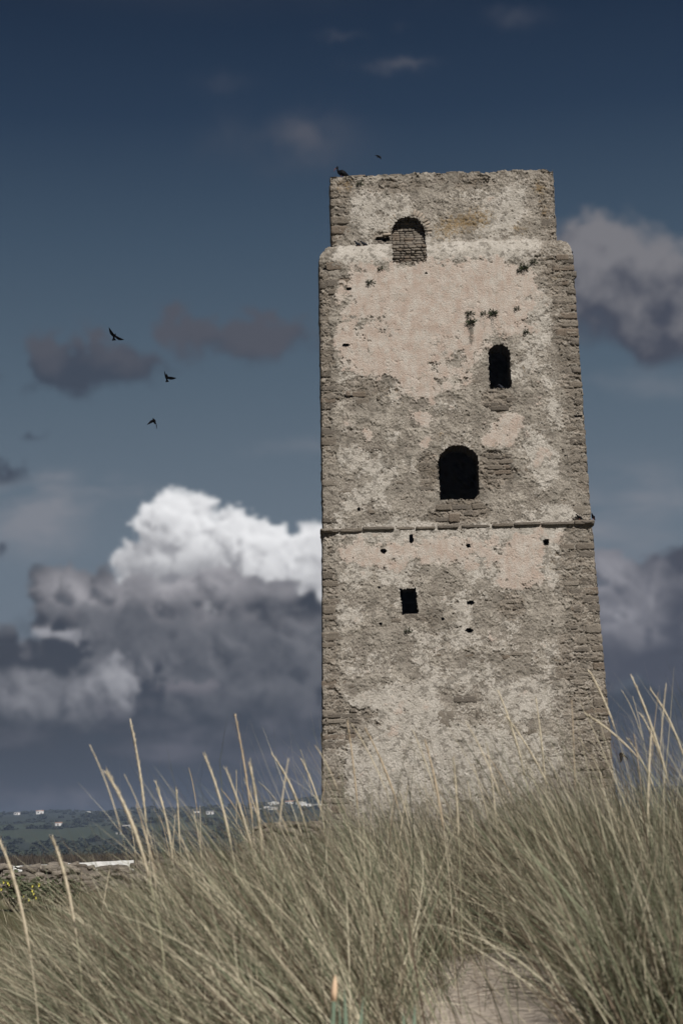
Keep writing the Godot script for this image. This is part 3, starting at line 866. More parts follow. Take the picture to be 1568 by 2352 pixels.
# One face of the shell from y0 to y1. kind: 0 battered body, 1 sloping ledge, 2 parapet. side 0 is the front, then round to the right.
func wall_face(called: String, parent: Node3D, y0: float, y1: float, kind: int, side: int, cell: float) -> void:
	var ny := int(ceil((y1 - y0 + (0.25 if kind == 1 else 0.0)) / cell))
	var nx := int(ceil(9.4 / cell))
	var turn := Basis(Vector3.UP, side * PI / 2)
	var v := PackedVector3Array()
	var n := PackedVector3Array()
	var c := PackedColorArray()
	v.resize((nx + 1) * (ny + 1))
	n.resize(v.size())
	c.resize(v.size())
	for j in ny + 1:
		var t := j / float(ny)
		var y := lerpf(y0, y1, t)
		var hw := half_width(minf(y, BODY_TOP))
		var back := 0.0
		var out := Vector3(0, 0, 1)
		if kind == 1:
			var a := t * PI * 0.47
			y = y0 + (y1 - y0) * sin(a) / sin(PI * 0.47)
			back = 0.46 * (1.0 - cos(a)) / (1.0 - cos(PI * 0.47))
			out = Vector3(0, sin(a), cos(a)).normalized()
			hw = half_width(BODY_TOP) - back
		elif kind == 2:
			hw = half_width(BODY_TOP) - 0.47
		for i in nx + 1:
			var u := i / float(nx) * 2.0 - 1.0
			var x := u * hw
			var edge := hw - absf(x)
			var chip := 0.03 * smoothstep(0.10, 0.0, edge)
			wall_at(x, y, float(side), edge, chip)
			var p := Vector3(x, y, hw) + out * relief
			if edge < 0.3:
				p.x -= signf(u) * (0.5 + 0.5 * n_course.get_noise_2d(side * 9.0 + signf(u) * 3.0, y * 2.0)) * 0.045 * smoothstep(0.3, 0.0, edge)
			if kind == 2 and y1 - y < 0.22:
				p.y += (n_rough.get_noise_2d(x * 0.8, side * 5.0 + 77.0) * 0.07 + n_course.get_noise_2d(x * 0.5, side * 4.0 + 31.0) * 0.07) * (1.0 - (y1 - y) / 0.22)
			v[j * (nx + 1) + i] = turn * p
			c[j * (nx + 1) + i] = tone
	for j in ny + 1:
		for i in nx + 1:
			var a := v[j * (nx + 1) + mini(i + 1, nx)] - v[j * (nx + 1) + maxi(i - 1, 0)]
			var b := v[mini(j + 1, ny) * (nx + 1) + i] - v[maxi(j - 1, 0) * (nx + 1) + i]
			n[j * (nx + 1) + i] = a.cross(b).normalized()
	# which squares an opening takes away
	var gone := PackedInt32Array()
	gone.resize(nx * ny)
	gone.fill(-1)
	if side == 0:
		for o in OPENINGS.size():
			var at: Vector2 = OPENINGS[o][1]
			for j in ny:
				var y := (v[j * (nx + 1) + nx / 2].y + v[(j + 1) * (nx + 1) + nx / 2].y) / 2.0
				if absf(y - at.y) > OPENINGS[o][3] + 0.15:
					continue
				for i in nx:
					var x := (v[j * (nx + 1) + i].x + v[j * (nx + 1) + i + 1].x) / 2.0
					if absf(x - at.x) < OPENINGS[o][2] + 0.15 and inside(OPENINGS[o], x, y):
						gone[j * nx + i] = o
	var idx := PackedInt32Array()
	var reveals := {}
	for j in ny:
		for i in nx:
			var k := j * (nx + 1) + i
			if gone[j * nx + i] < 0:
				idx.append(k)
				idx.append(k + nx + 1)
				idx.append(k + nx + 2)
				idx.append(k)
				idx.append(k + nx + 2)
				idx.append(k + 1)
				continue
			var o := gone[j * nx + i]
			var key := o + (100 if kind == 1 and v[k].x > OPENINGS[o][1].x else 0)
			if not reveals.has(key):
				reveals[key] = starts()
			var ends := [[-1, 0, k, k + nx + 1], [1, 0, k + nx + 2, k + 1], [0, -1, k + 1, k], [0, 1, k + nx + 1, k + nx + 2]]
			for e in ends:
				var i2: int = i + e[0]
				var j2: int = j + e[1]
				if i2 < 0 or i2 >= nx or j2 < 0 or j2 >= ny or gone[j2 * nx + i2] >= 0:
					continue
				var a := v[e[2]]
				var b := v[e[3]]
				var deep := Vector3(0, 0, -OPENINGS[o][4])
				var steps := 4
				for s in steps:
					quad(reveals[key], a + deep * s / steps, b + deep * s / steps, b + deep * (s + 1) / steps, a + deep * (s + 1) / steps)
	put(called, arrays(v, n, c, idx), mats.wall_render, parent)
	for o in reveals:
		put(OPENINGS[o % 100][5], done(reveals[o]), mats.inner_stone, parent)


var stone_shapes: Array[ArrayMesh] = []
var ashlar_shapes: Array[ArrayMesh] = []


# Weathered blocks one metre a side: worn edges, each a little different.
func make_stone_shapes() -> void:
	for k in 10:
		stone_shapes.append(worn_block(k, 3, 9.0, 0.11, 0.06, 1.6))
	for k in 12:
		ashlar_shapes.append(worn_block(20 + k, 6, 16.0, 0.07, 0.045, 4.0))


func worn_block(seed_: int, div: int, square: float, rough: float, face: float, freq: float) -> ArrayMesh:
	var nn := fbm(70 + seed_, 1.5, 3)
	var st := starts()
	st.set_smooth_group(0)
	for f in 6:
		var out := [Vector3.RIGHT, Vector3.LEFT, Vector3.UP, Vector3.DOWN, Vector3.BACK, Vector3.FORWARD][f] as Vector3
		var a := Vector3(out.y, out.z, out.x)
		var b := out.cross(a)
		var g := func(i: int, j: int) -> Vector3:
			var p := out + a * (2.0 * i / div - 1.0) + b * (2.0 * j / div - 1.0)
			var l := pow(pow(absf(p.x), square) + pow(absf(p.y), square) + pow(absf(p.z), square), 1.0 / square)
			p = p / l * 0.5
			return p * (1.0 + rough * nn.get_noise_3dv(p * freq)) + Vector3(0.0, 0.08 * nn.get_noise_3d(p.x * 2.0, 5.0, p.z), face * nn.get_noise_3d(p.x * freq * 0.6, p.y * freq * 1.4, 9.0))
		for i in div:
			for j in div:
				quad(st, g.call(i, j), g.call(i, j + 1), g.call(i + 1, j + 1), g.call(i + 1, j))
	return done(st, true)


# A block of the wall, w by h, its face proud of the shell's front by proud.
func block(called: String, parent: Node3D, x: float, y: float, w: float, h: float, proud: float, m: Material, depth := 0.3, tilt := 0.0, back := 0.0) -> MeshInstance3D:
	var hw := half_width(minf(y, BODY_TOP)) - back
	var b := Basis(Vector3.RIGHT, -0.02) * Basis(Vector3.BACK, tilt + rng.randfn(0, 0.012))
	b = b * Basis.from_scale(Vector3(w, h, depth))
	var shapes := stone_shapes if w < 0.36 else ashlar_shapes
	return put(called, shapes[rng.randi() % shapes.size()], m, parent, Transform3D(b, Vector3(x, y, hw + proud - depth * 0.5)))


func some_stone() -> Material:
	return mats["stone_%d" % [[0, 0, 1, 1, 2, 3, 4][rng.randi() % 7]]]


func build_tower() -> void:
	var t := thing("watchtower", "tall square stone watchtower with peeling pinkish render and arched openings", "tower", TOWER_AT)
	mask_pink = laid_out(PINK)
	mask_cream = laid_out(CREAM)
	mask_rust = laid_out(RUST)
	mask_bare = laid_out(BARE)
	mask_streak = laid_out(STREAK)
	make_stone_shapes()
	wall_face("lower_wall", t, -0.6, STRING_Y, 0, 0, 0.026)
	wall_face("upper_wall", t, STRING_Y, BODY_TOP, 0, 0, 0.026)
	wall_face("ledge", t, BODY_TOP, PARAPET_FOOT, 1, 0, 0.028)
	wall_face("parapet", t, PARAPET_FOOT, PARAPET_TOP, 2, 0, 0.026)
	for side in [1, 2, 3]:
		wall_face("lower_wall", t, -0.6, STRING_Y, 0, side, 0.12)
		wall_face("upper_wall", t, STRING_Y, BODY_TOP, 0, side, 0.12)
		wall_face("ledge", t, BODY_TOP, PARAPET_FOOT, 1, side, 0.12)
		wall_face("parapet", t, PARAPET_FOOT, PARAPET_TOP, 2, side, 0.12)
	var st := starts()
	box(st, Vector3(-3.84, PARAPET_TOP - 0.30, -3.84), Vector3(3.84, PARAPET_TOP - 0.06, 3.84))
	put("roof", done(st), mats.stone_1, t)
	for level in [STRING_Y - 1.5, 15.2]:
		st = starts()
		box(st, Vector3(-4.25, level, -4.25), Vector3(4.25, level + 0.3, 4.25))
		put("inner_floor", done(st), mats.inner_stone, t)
	corner_stones(t)
	string_course(t)
	parapet_details(t)
	scattered_blocks(t)


# Dressed stones up both corners, long and short in turn, with wide mortar joints.
func corner_stones(t: Node3D) -> void:
	for s in [-1, 1]:
		var y := 0.2
		var long := false
		while y < BODY_TOP - 0.25:
			var h := rng.randf_range(0.20, 0.37)
			if y < STRING_Y and y + h > STRING_Y - 0.22:
				y = STRING_Y + 0.2
				continue
			var hw := half_width(y)
			var w := rng.randf_range(0.58, 1.0) if long else rng.randf_range(0.30, 0.58)
			long = not long
			var kept := 0.84 if s > 0 else 0.6
			if s < 0 and y > STRING_Y + 0.4 and y < 15.0:
				kept = 0.42
			if rng.randf() < kept:
				var proud := rng.randf_range(-0.030, 0.018)
				block("quoin_stone", t, s * (hw - w * 0.5 + rng.randf_range(-0.015, 0.02)), y + h * 0.5, w, h - rng.randf_range(0.025, 0.05), proud, some_stone(), rng.randf_range(0.5, 0.8))
				if rng.randf() < (0.42 if s > 0 else 0.2):
					var w2 := rng.randf_range(0.35, 0.7)
					block("wall_stone", t, s * (hw - w - w2 * 0.5 - 0.04), y + h * 0.5 + rng.randf_range(-0.02, 0.02), w2, h * rng.randf_range(0.6, 0.95), rng.randf_range(-0.03, 0.012), some_stone(), 0.4)
			y += h


func string_course(t: Node3D) -> void:
	var runs := [[Vector2(-4.599, 11.011), Vector2(-2.120, 10.962), 0.125], [Vector2(-2.076, 10.960), Vector2(-0.726, 10.932), 0.095], [Vector2(-0.668, 10.915), Vector2(0.036, 10.908), 0.11], [Vector2(0.124, 10.905), Vector2(1.107, 10.903), 0.09], [Vector2(1.153, 10.947), Vector2(4.587, 10.927), 0.13]]
	for r in runs:
		var a: Vector2 = r[0]
		var b: Vector2 = r[1]
		var x := a.x
		while x < b.x - 0.05:
			var w := minf(rng.randf_range(0.62, 1.15), b.x - x)
			if b.x - x - w < 0.3:
				w = b.x - x
			var h: float = r[2] * rng.randf_range(0.9, 1.1)
			var reach := 0.13 if r[2] > 0.12 else 0.095
			block("string_course_stone", t, x + w * 0.5, STRING_Y - 0.05 + rng.randf_range(-0.025, 0.02), w - 0.02, h * rng.randf_range(0.8, 1.15), reach + rng.randf_range(-0.05, 0.02), mats["stone_%d" % [0, 1, 3][rng.randi() % 3]], 0.5)
			x += w
	for side in [-1, 1]:
		for k in 9:
			var z := 4.2 - k * 1.02
			var b2 := Basis.from_scale(Vector3(0.5, 0.15, 1.0))
			put("string_course_stone", stone_shapes[k % 10], some_stone(), t, Transform3D(b2, Vector3(side * (half_width(STRING_Y) - 0.15), STRING_Y - 0.05, z)))


func parapet_details(t: Node3D) -> void:
	var back := 0.47
	var niche: Vector2 = OPENINGS[3][1]
	var hw := half_width(BODY_TOP)
	var st := starts()
	box(st, Vector3(niche.x - 0.75, niche.y - 1.0, hw - back - 0.6), Vector3(niche.x + 0.75, niche.y + 1.0, hw - back - 0.44))
	var core := put("infill_core", done(st), mats.stone_2, t)
	# the blocked doorway: rubble courses set back in the arch
	var y := niche.y - 1.02
	while y < niche.y + 0.86:
		var h := rng.randf_range(0.06, 0.12)
		var x := niche.x - 0.60
		var half := 0.60
		if y + h * 0.5 > niche.y + 0.31:
			half = 0.60 * sqrt(maxf(0.05, 1.0 - pow((y + h * 0.5 - niche.y - 0.31) / 0.62, 2.0)))
		x = niche.x - half
		var low := y < PARAPET_FOOT - 0.25
		while x < niche.x + half - 0.03:
			var w := minf(rng.randf_range(0.10, 0.34), niche.x + half - x)
			var forward := (0.44 if low else 0.30 * smoothstep(21.5, 20.8, y) - 0.31) + rng.randf_range(-0.035, 0.03)
			block("infill_stone", core, x + w * 0.5, y + h * 0.5, w * 1.02, h * 1.02, forward, mats["stone_%d" % [0, 1, 2, 4][rng.randi() % 4]], 0.6 if low else 0.34, 0.0, back)
			x += w
		y += h
	# brick arches over the doorway and the great window
	arch_bricks(t, Vector2(niche.x, niche.y + 0.31), 0.60, 0.62, 0.27, 21, back, 0.040, -0.12)
	var big: Vector2 = OPENINGS[1][1]
	arch_bricks(t, Vector2(big.x, big.y + 0.36), 0.70, 0.60, 0.22, 19, 0.0, 0.004, 0.25)
	# uneven coping along the top
	for k in 26:
		if rng.randf() < 0.4:
			continue
		var w := rng.randf_range(0.22, 0.50)
		var x := -3.7 + k * 0.29 + rng.randf_range(-0.03, 0.03)
		block("coping_stone", t, x, PARAPET_TOP - 0.03 + rng.randf_range(-0.03, 0.025), w, rng.randf_range(0.10, 0.16), rng.randf_range(-0.04, 0.008), some_stone(), 0.45, 0.0, back)
	# corner stones of the parapet
	for s in [-1, 1]:
		y = PARAPET_FOOT + 0.05
		while y < PARAPET_TOP - 0.35:
			var h := rng.randf_range(0.24, 0.42)
			var w := rng.randf_range(0.45, 0.95)
			if rng.randf() < 0.62:
				block("quoin_stone", t, s * (hw - back - w * 0.5 + 0.01), y + h * 0.5, w, h - 0.05, rng.randf_range(-0.03, 0.015), some_stone(), 0.6, 0.0, back)
			y += h
	# eroded hollow left of the doorway
	for k in 5:
		block("wall_stone", t, niche.x - 0.95 - k * 0.05 + rng.randf_range(-0.1, 0.1), niche.y - 0.30 + k * 0.09, rng.randf_range(0.4, 0.7), 0.06, rng.randf_range(-0.02, 0.05), some_stone(), 0.3, -0.06, back)


func arch_bricks(t: Node3D, c: Vector2, rx: float, ry: float, long: float, count: int, back: float, proud: float, from: float) -> void:
	for k in count:
		var a := lerpf(from, PI - from, (k + 0.5) / count)
		var dir := Vector2(cos(a) * rx, sin(a) * ry)
		var out := Vector2(cos(a) / rx, sin(a) / ry).normalized()
		var l := long * rng.randf_range(0.8, 1.12)
		var p := c + dir + out * (l * 0.5 + 0.005)
		if rng.randf() < (0.06 if back > 0 else 0.35):
			continue
		block("arch_brick", t, p.x, p.y, PI * (rx + ry) * 0.5 / count * 1.12, l, proud + rng.randf_range(-0.012, 0.012), mats.brick_pale if rng.randf() < 0.6 else mats.brick_dull, 0.3, out.angle() - PI / 2, back)


# Stones laid bare where the render has gone: middle of the patch, half-size, rows.
func scattered_blocks(t: Node3D) -> void:
	var loose := 0
	while loose < 110:                                              # single stones that show through the roughcast
		var x := rng.randf_range(-4.0, 4.0)
		var y := rng.randf_range(3.0, 19.5)
		if absf(y - STRING_Y) < 0.3 or from_mask(mask_pink, x, y) > 0.3 or from_mask(mask_cream, x, y) > 0.5:
			continue
		if OPENINGS.any(func(o: Array) -> bool: return absf(x - o[1].x) < o[2] + 0.3 and absf(y - o[1].y) < o[3] + 0.15):
			continue
		block("wall_stone", t, x, y, rng.randf_range(0.18, 0.52), rng.randf_range(0.07, 0.19), rng.randf_range(-0.004, 0.022), some_stone(), 0.3, rng.randfn(0, 0.05))
		loose += 1
	var patches := [
		[Vector2(1.510, 12.673), 0.48, 0.62, 7, 0.015], [Vector2(-1.014, 12.604), 0.24, 0.5, 6, 0.015], [Vector2(0.171, 11.321), 0.95, 0.30, 3, 0.03], [Vector2(1.602, 15.018), 0.42, 0.25, 2, 0.025], [Vector2(-0.130, 11.152), 0.2, 0.16, 1, 0.05], [Vector2(-4.085, 4.355), 0.62, 0.5, 6, 0.02],
		[Vector2(-0.699, 4.450), 0.28, 0.36, 1, 0.02], [Vector2(0.522, 4.383), 0.26, 0.34, 1, 0.02], [Vector2(-0.069, 5.035), 0.42, 0.12, 1, 0.015], [Vector2(-3.767, 19.510), 0.42, 0.75, 5, 0.05], [Vector2(-3.968, 15.350), 0.55, 0.55, 5, 0.0], [Vector2(4.129, 19.721), 0.35, 0.6, 4, 0.03], [Vector2(-3.298, 15.405), 0.5, 0.25, 2, 0.01], [Vector2(1.777, 8.050), 0.4, 0.3, 3, 0.0], [Vector2(-1.438, 7.711), 0.5, 0.25, 2, -0.01], [Vector2(-4.378, 1.826), 0.5, 0.7, 5, 0.02]]
	for p in patches:
		var c: Vector2 = p[0]
		var rows: int = p[3]
		var y: float = c.y - p[2]
		for r in rows:
			var h: float = p[2] * 2.0 / rows
			var x: float = c.x - p[1] * rng.randf_range(0.75, 1.05)
			var stop: float = c.x + p[1] * rng.randf_range(0.75, 1.05)
			while x < stop - 0.08:
				var w: float = p[1] * 2.0 if rows == 1 else minf(rng.randf_range(0.28, 0.85), stop - x)
				if rows > 1 and rng.randf() < 0.25:
					x += w
					continue
				block("wall_stone", t, x + w * 0.5, y + h * 0.5, w * 0.95, h * rng.randf_range(0.6, 0.95), p[4] + rng.randf_range(-0.035, 0.012), some_stone(), 0.3, rng.randfn(0, 0.02))
				x += w
			y += h


# ---------------------------------------------------------------- ruined walls, far houses
func heap(called: String, label: String, a: Vector3, b: Vector3, tops: Array, depth: float, count: int, size: float) -> void:
	var t := thing(called, label, "ruin", a)
	var along := b - a
	var face := Vector3(-along.z, 0, along.x).normalized()
	if face.z < 0:
		face = -face
	var st := starts()
	var steps := 40
	var rim: Array = []
	for k in steps + 1:
		var u := k / float(steps)
		var p := along * u
		var top: float = height_along(tops, u) + 0.10 * n_ground.get_noise_2d(p.x * 6.0, 3.0 + p.z) - 0.08
		var g := ground_y(a.x + p.x, a.z + p.z) - 0.3
		rim.append([Vector3(p.x, g - a.y, p.z) + face * depth * 0.62, Vector3(p.x, top - a.y, p.z) + face * depth * 0.36, Vector3(p.x, top - a.y, p.z) - face * depth * 0.36, Vector3(p.x, g - a.y, p.z) - face * depth * 0.62])
	for k in steps:
		for r in 3:
			quad(st, rim[k][r], rim[k][r + 1], rim[k + 1][r + 1], rim[k + 1][r])
	put("core", done(st), mats.heap_stone_2, t)
	for k in count:
		var u := rng.randf()
		var p := along * u
		var top := height_along(tops, u)
		var g := ground_y(a.x + p.x, a.z + p.z)
		var v := pow(rng.randf(), 0.7)
		var y := lerpf(g, top, v)
		var s := size * rng.randf_range(0.6, 1.5)
		var out := lerpf(0.62, 0.36, v) * depth - s * 0.12
		if rng.randf() < 0.22:
			out = rng.randf_range(-0.3, 0.36) * depth
			y = top - s * 0.12
		var basis_ := Basis(Vector3.UP, atan2(face.x, face.z) + rng.randfn(0, 0.3)) * Basis(Vector3.BACK, rng.randfn(0, 0.16)) * Basis(Vector3.RIGHT, rng.randfn(0, 0.2)) * Basis.from_scale(Vector3(s * rng.randf_range(1.0, 1.7), s * rng.randf_range(0.45, 0.75), s))
		put("stone", stone_shapes[rng.randi() % 10], mats["heap_stone_%d" % (rng.randi() % 3)], t, Transform3D(basis_, p + face * out + Vector3(0, y - a.y, 0)))


func height_along(tops: Array, u: float) -> float:
	for k in range(1, tops.size()):
		if u <= tops[k][0]:
			return lerpf(tops[k - 1][1], tops[k][1], (u - tops[k - 1][0]) / (tops[k][0] - tops[k - 1][0]))
	return tops[-1][1]


func build_ruins() -> void:
	heap("ruined_wall", "low crumbling rubble wall at the left edge, before the whitewashed wall", Vector3(-8.8, 0.8, -39.0), Vector3(-2.6, 0.8, -41.0), [[0.0, 1.58], [0.18, 1.64], [0.28, 1.56], [0.38, 1.46], [0.50, 1.54], [0.58, 1.44], [0.66, 1.42], [0.8, 1.52], [1.0, 1.30]], 0.9, 290, 0.125)
	heap("ruined_wall", "broken brown rubble wall at the left foot of the tower", Vector3(-3.4, 1.0, -62.6), Vector3(0.9, 1.0, -62.2), [[0.0, 1.7], [0.12, 2.42], [0.3, 2.52], [0.5, 2.44], [0.7, 2.62], [0.85, 2.5], [1.0, 1.9]], 1.0, 240, 0.21)
	var w := thing("boundary_wall", "low whitewashed wall running behind the rubble wall on the left", "wall", Vector3(-13.2, 0.3, -101.0))
	var st := starts()
	var tops: Array = []
	for k in 25:
		var u := k / 24.0
		tops.append(Vector3(lerpf(-4.6, 1.9, u), lerpf(1.07, 1.18, u) + 0.025 * n_ground.get_noise_2d(u * 30.0, 8.0), lerpf(2.0, -3.0, u)))
	for k in 24:
		var a: Vector3 = tops[k]
		var b: Vector3 = tops[k + 1]
		var i := Vector3(0.1, 0, 0.15)
		quad(st, Vector3(a.x, -0.6, a.z) + i, a + i, b + i, Vector3(b.x, -0.6, b.z) + i)
		quad(st, a + i, a - i, b - i, b + i)
		quad(st, Vector3(b.x, -0.6, b.z) - i, b - i, a - i, Vector3(a.x, -0.6, a.z) - i)
	put("wall_face", done(st), mats.whitewash, w)


func build_hill_houses() -> void:
	# where each stands on the slope as measured, how wide and high, roof kind, colour, label
	var rows := [
		[Vector3(-0.04346, 0.02360, -1), 13.0, 6.0, 0, 0, "small white box house at the left end of the hilltop row"],
		[Vector3(-0.03848, 0.02365, -1), 24.0, 6.0, 0, 0, "long white house with dark windows, second from the left on the hilltop"],
		[Vector3(-0.04177, 0.02205, -1), 13.0, 4.0, 0, 0, "low white house just below the hilltop row's left end"],
		[Vector3(-0.03005, 0.02382, -1), 22.0, 5.0, 1, 0, "white house with a pitched roof in the middle of the hilltop row"],
		[Vector3(-0.02443, 0.02365, -1), 24.0, 4.5, 0, 1, "flat grey roofed house behind the large white block on the hilltop"],
		[Vector3(-0.02405, 0.02171, -1), 21.0, 9.0, 0, 0, "large plain white block standing lowest and nearest the tower on the hilltop"],
		[Vector3(-0.02101, 0.02226, -1), 13.0, 6.0, 0, 0, "white house joined to the right of the large white block"],
		[Vector3(-0.01841, 0.02239, -1), 9.0, 4.0, 1, 0, "tiny white house between the large block and the tower"],
		[Vector3(-0.01539, 0.02229, -1), 13.0, 5.0, 0, 1, "white house on the hilltop half hidden by the tower's edge"],
		[Vector3(-0.04976, 0.02208, -1), 15.0, 4.5, 1, 1, "dull white house with a pitched roof left below the hilltop row"],
		[Vector3(-0.04634, 0.02048, -1), 15.0, 5.0, 1, 1, "lowest greyish house under the hilltop row, behind the tall grass"],
		[Vector3(-0.03898, 0.02110, -1), 20.0, 4.0, 1, 1, "wide low house with a grey pitched roof under the long white house"],
		[Vector3(-0.07012, 0.01993, -1), 17.0, 6.0, 1, 0, "white house on the ridge seen through the grass heads"],
		[Vector3(-0.07638, 0.02077, -1), 13.0, 3.5, 0, 1, "small low house on the ridge just left of the one seen through the grass"],
		[Vector3(-0.16584, 0.02269, -1), 13.0, 5.0, 1, 0, "white cottage on the ridge nearest the left edge"],
		[Vector3(-0.15417, 0.02276, -1), 17.0, 7.0, 1, 0, "white farmhouse on the ridge above the big green field"],
		[Vector3(-0.14513, 0.01650, -1), 15.0, 7.0, 1, 0, "white farmhouse alone halfway down the green slope"],
		[Vector3(-0.11190, 0.01440, -1), 25.0, 4.5, 1, 1, "long low shed halfway down the slope behind the grass heads"],
		[Vector3(-0.11517, 0.01152, -1), 14.0, 4.0, 0, 1, "small pale hut lowest on the slope behind the grass heads"]]
	for r in rows:
		var at := hill_hit(r[0])
		var px := -at.z / PX
		var w: float = r[1] * px
		var h: float = r[2] * px
		var deep := w * 0.6
		var o := thing("hill_house", r[5], "house", at, "white houses on the far hill")
		o.rotation.y = rng.randf_range(-0.35, 0.35)
		var wall: Material = mats.whitewash if r[4] == 0 else mats.whitewash_dull
		var st := starts()
		box(st, Vector3(-w / 2, -2.5, -deep), Vector3(w / 2, h, 0))
		if w > 9.0:
			box(st, Vector3(-w * 0.18, 0, -deep * 0.8), Vector3(w * 0.2, h * 1.3, -deep * 0.3))
		put("wall", done(st), wall, o)
		st = starts()
		if r[3] == 0:
			box(st, Vector3(-w / 2 - 0.15, h, -deep - 0.15), Vector3(w / 2 + 0.15, h + 0.3, 0.15))
			put("roof", done(st), wall, o)
		else:
			var e := 0.35
			var a := Vector3(-w / 2 - e, h, e)
			var b := Vector3(w / 2 + e, h, e)
			var c := Vector3(w / 2 + e, h + deep * 0.22, -deep / 2)
			var d := Vector3(-w / 2 - e, h + deep * 0.22, -deep / 2)
			var back := Vector3(0, 0, -deep - 2 * e)
			quad(st, a, d, c, b)
			quad(st, b + back, c, d, a + back)
			tri(st, a, a + back, d)
			tri(st, b, c, b + back)
			put("roof", done(st), mats.roof_tile if rng.randf() < 0.4 else mats.roof_grey, o)
		var count := clampi(int(w / 3.4), 1, 4)
		for k in count:
			var x := lerpf(-w * 0.38, w * 0.38, (k + 0.5) / count)
			st = starts()
			if k == count / 2:
				box(st, Vector3(x - 0.6, 0.0, -0.1), Vector3(x + 0.6, minf(2.2, h * 0.8), 0.05))
				put("door", done(st), mats.door_brown, o)
			else:
				box(st, Vector3(x - 0.75, h * 0.38, -0.1), Vector3(x + 0.75, h * 0.76, 0.05))
				put("window", done(st), mats.window_dark, o)
	var trees := [[Vector3(-0.02056, 0.02288, -1), 19.0, 0.7, "pointed dark tree on the hilltop between the white houses"], [Vector3(-0.03242, 0.02411, -1), 8.0, 1.3, "round dark tree on the hilltop left of the pitched roof house"], [Vector3(-0.01448, 0.02355, -1), 15.0, 0.8, "dark tree on the hilltop against the tower's edge"], [Vector3(-0.02745, 0.02395, -1), 9.0, 1.2, "dark bushy tree behind the pitched roof house on the hilltop"], [Vector3(-0.03394, 0.02373, -1), 8.0, 1.3, "low dark tree in the middle of the hilltop row"],
		[Vector3(-0.10229, 0.02200, -1), 14.0, 0.8, "tall narrow dark tree on the ridge behind the grass heads"], [Vector3(-0.10013, 0.02194, -1), 11.0, 1.0, "shorter dark tree beside the tall narrow one on the ridge"], [Vector3(-0.14556, 0.01758, -1), 11.0, 0.8, "dark tree behind the lone farmhouse on the slope"], [Vector3(-0.17276, 0.02291, -1), 9.0, 1.4, "round dark tree on the ridge at the left edge"], [Vector3(-0.16735, 0.02360, -1), 8.0, 1.5, "broad dark tree behind the ridge cottage at the left"], [Vector3(-0.16022, 0.02338, -1), 8.0, 1.6, "broad dark tree between the two ridge houses on the left"], [Vector3(-0.13297, 0.02360, -1), 7.0, 1.8, "low broad tree at the top of the pale track"], [Vector3(-0.11179, 0.02337, -1), 8.0, 1.6, "broad dark tree on the ridge right of the pale track"], [Vector3(-0.08543, 0.02212, -1), 9.0, 1.4, "round dark tree on the ridge between the grass heads"], [Vector3(-0.07248, 0.02108, -1), 8.0, 1.5, "dark tree beside the ridge house seen through the grass"]]
	var crown := leaf_ball(91, 160, 0.8, 0.14)
	for r in trees:
		var at := hill_hit(r[0])
		var h: float = r[1] * -at.z / PX
		var o := thing("ridge_tree", r[3], "tree", at, "trees along the far ridge")
		var st := starts()
		loft(st, PackedVector3Array([Vector3(0, -1, 0), Vector3(0, h * 0.3, 0), Vector3(0.1, h * 0.6, 0)]), PackedFloat32Array([0.5, 0.35, 0.15]), PackedFloat32Array([0.5, 0.35, 0.15]), 6)
		put("trunk", done(st), mats.twig, o)
		put("crown", crown, mats.scrub_dark, o, Transform3D(Basis(Vector3.UP, rng.randf() * TAU).scaled(Vector3(h * r[2], h * 1.1, h * r[2])), Vector3(0, h * 0.55, 0)))
	var path := [Vector3(-0.13168, 0.02356, -1), Vector3(-0.13017, 0.02308, -1), Vector3(-0.12909, 0.02219, -1), Vector3(-0.12802, 0.02131, -1), Vector3(-0.12674, 0.02020, -1)]
	var st := starts()
	for k in path.size() - 1:
		var a := hill_hit(path[k]) + Vector3(0, 0.8, 0)
		var b := hill_hit(path[k + 1]) + Vector3(0, 0.8, 0)
		var w := Vector3(1.6 + k * 0.4, 0, 0)
		quad(st, a - w, b - w, b + w, a + w)
	var tr := put("track", done(st), mats.whitewash_dull, self)
	tag(tr, "pale track cut down the green hillside", "", "", "structure")


# ---------------------------------------------------------------- grass
# A ribbon one metre long that bends over towards +x.
func blade(bend: float, width: float, segments := 6) -> ArrayMesh:
	var v := PackedVector3Array()
	var n := PackedVector3Array()
	var c := PackedColorArray()
	var idx := PackedInt32Array()
	var p := Vector3.ZERO
	for k in segments + 1:
		var t := k / float(segments)
		var a := bend * t * t
		var w := width * 0.5 * (1.0 - pow(t, 2.2) * 0.92) * (0.65 + 0.35 * smoothstep(0, 0.2, t))
		var fold := Vector3(cos(a), -sin(a), 0) * w * 0.5
		for s in 3:
			v.append(p + Vector3(0, 0, (s - 1) * w) + (fold if s == 1 else Vector3.ZERO))
			n.append(Vector3(-cos(a), sin(a), (s - 1) * 0.7).normalized())
			c.append(Color.WHITE)
		if k < segments:
			for s in 2:
				var q := k * 3 + s
				idx.append_array(PackedInt32Array([q, q + 3, q + 4, q, q + 4, q + 1]))
		p += Vector3(sin(a), cos(a), 0) / segments
	return arrays(v, n, c, idx)


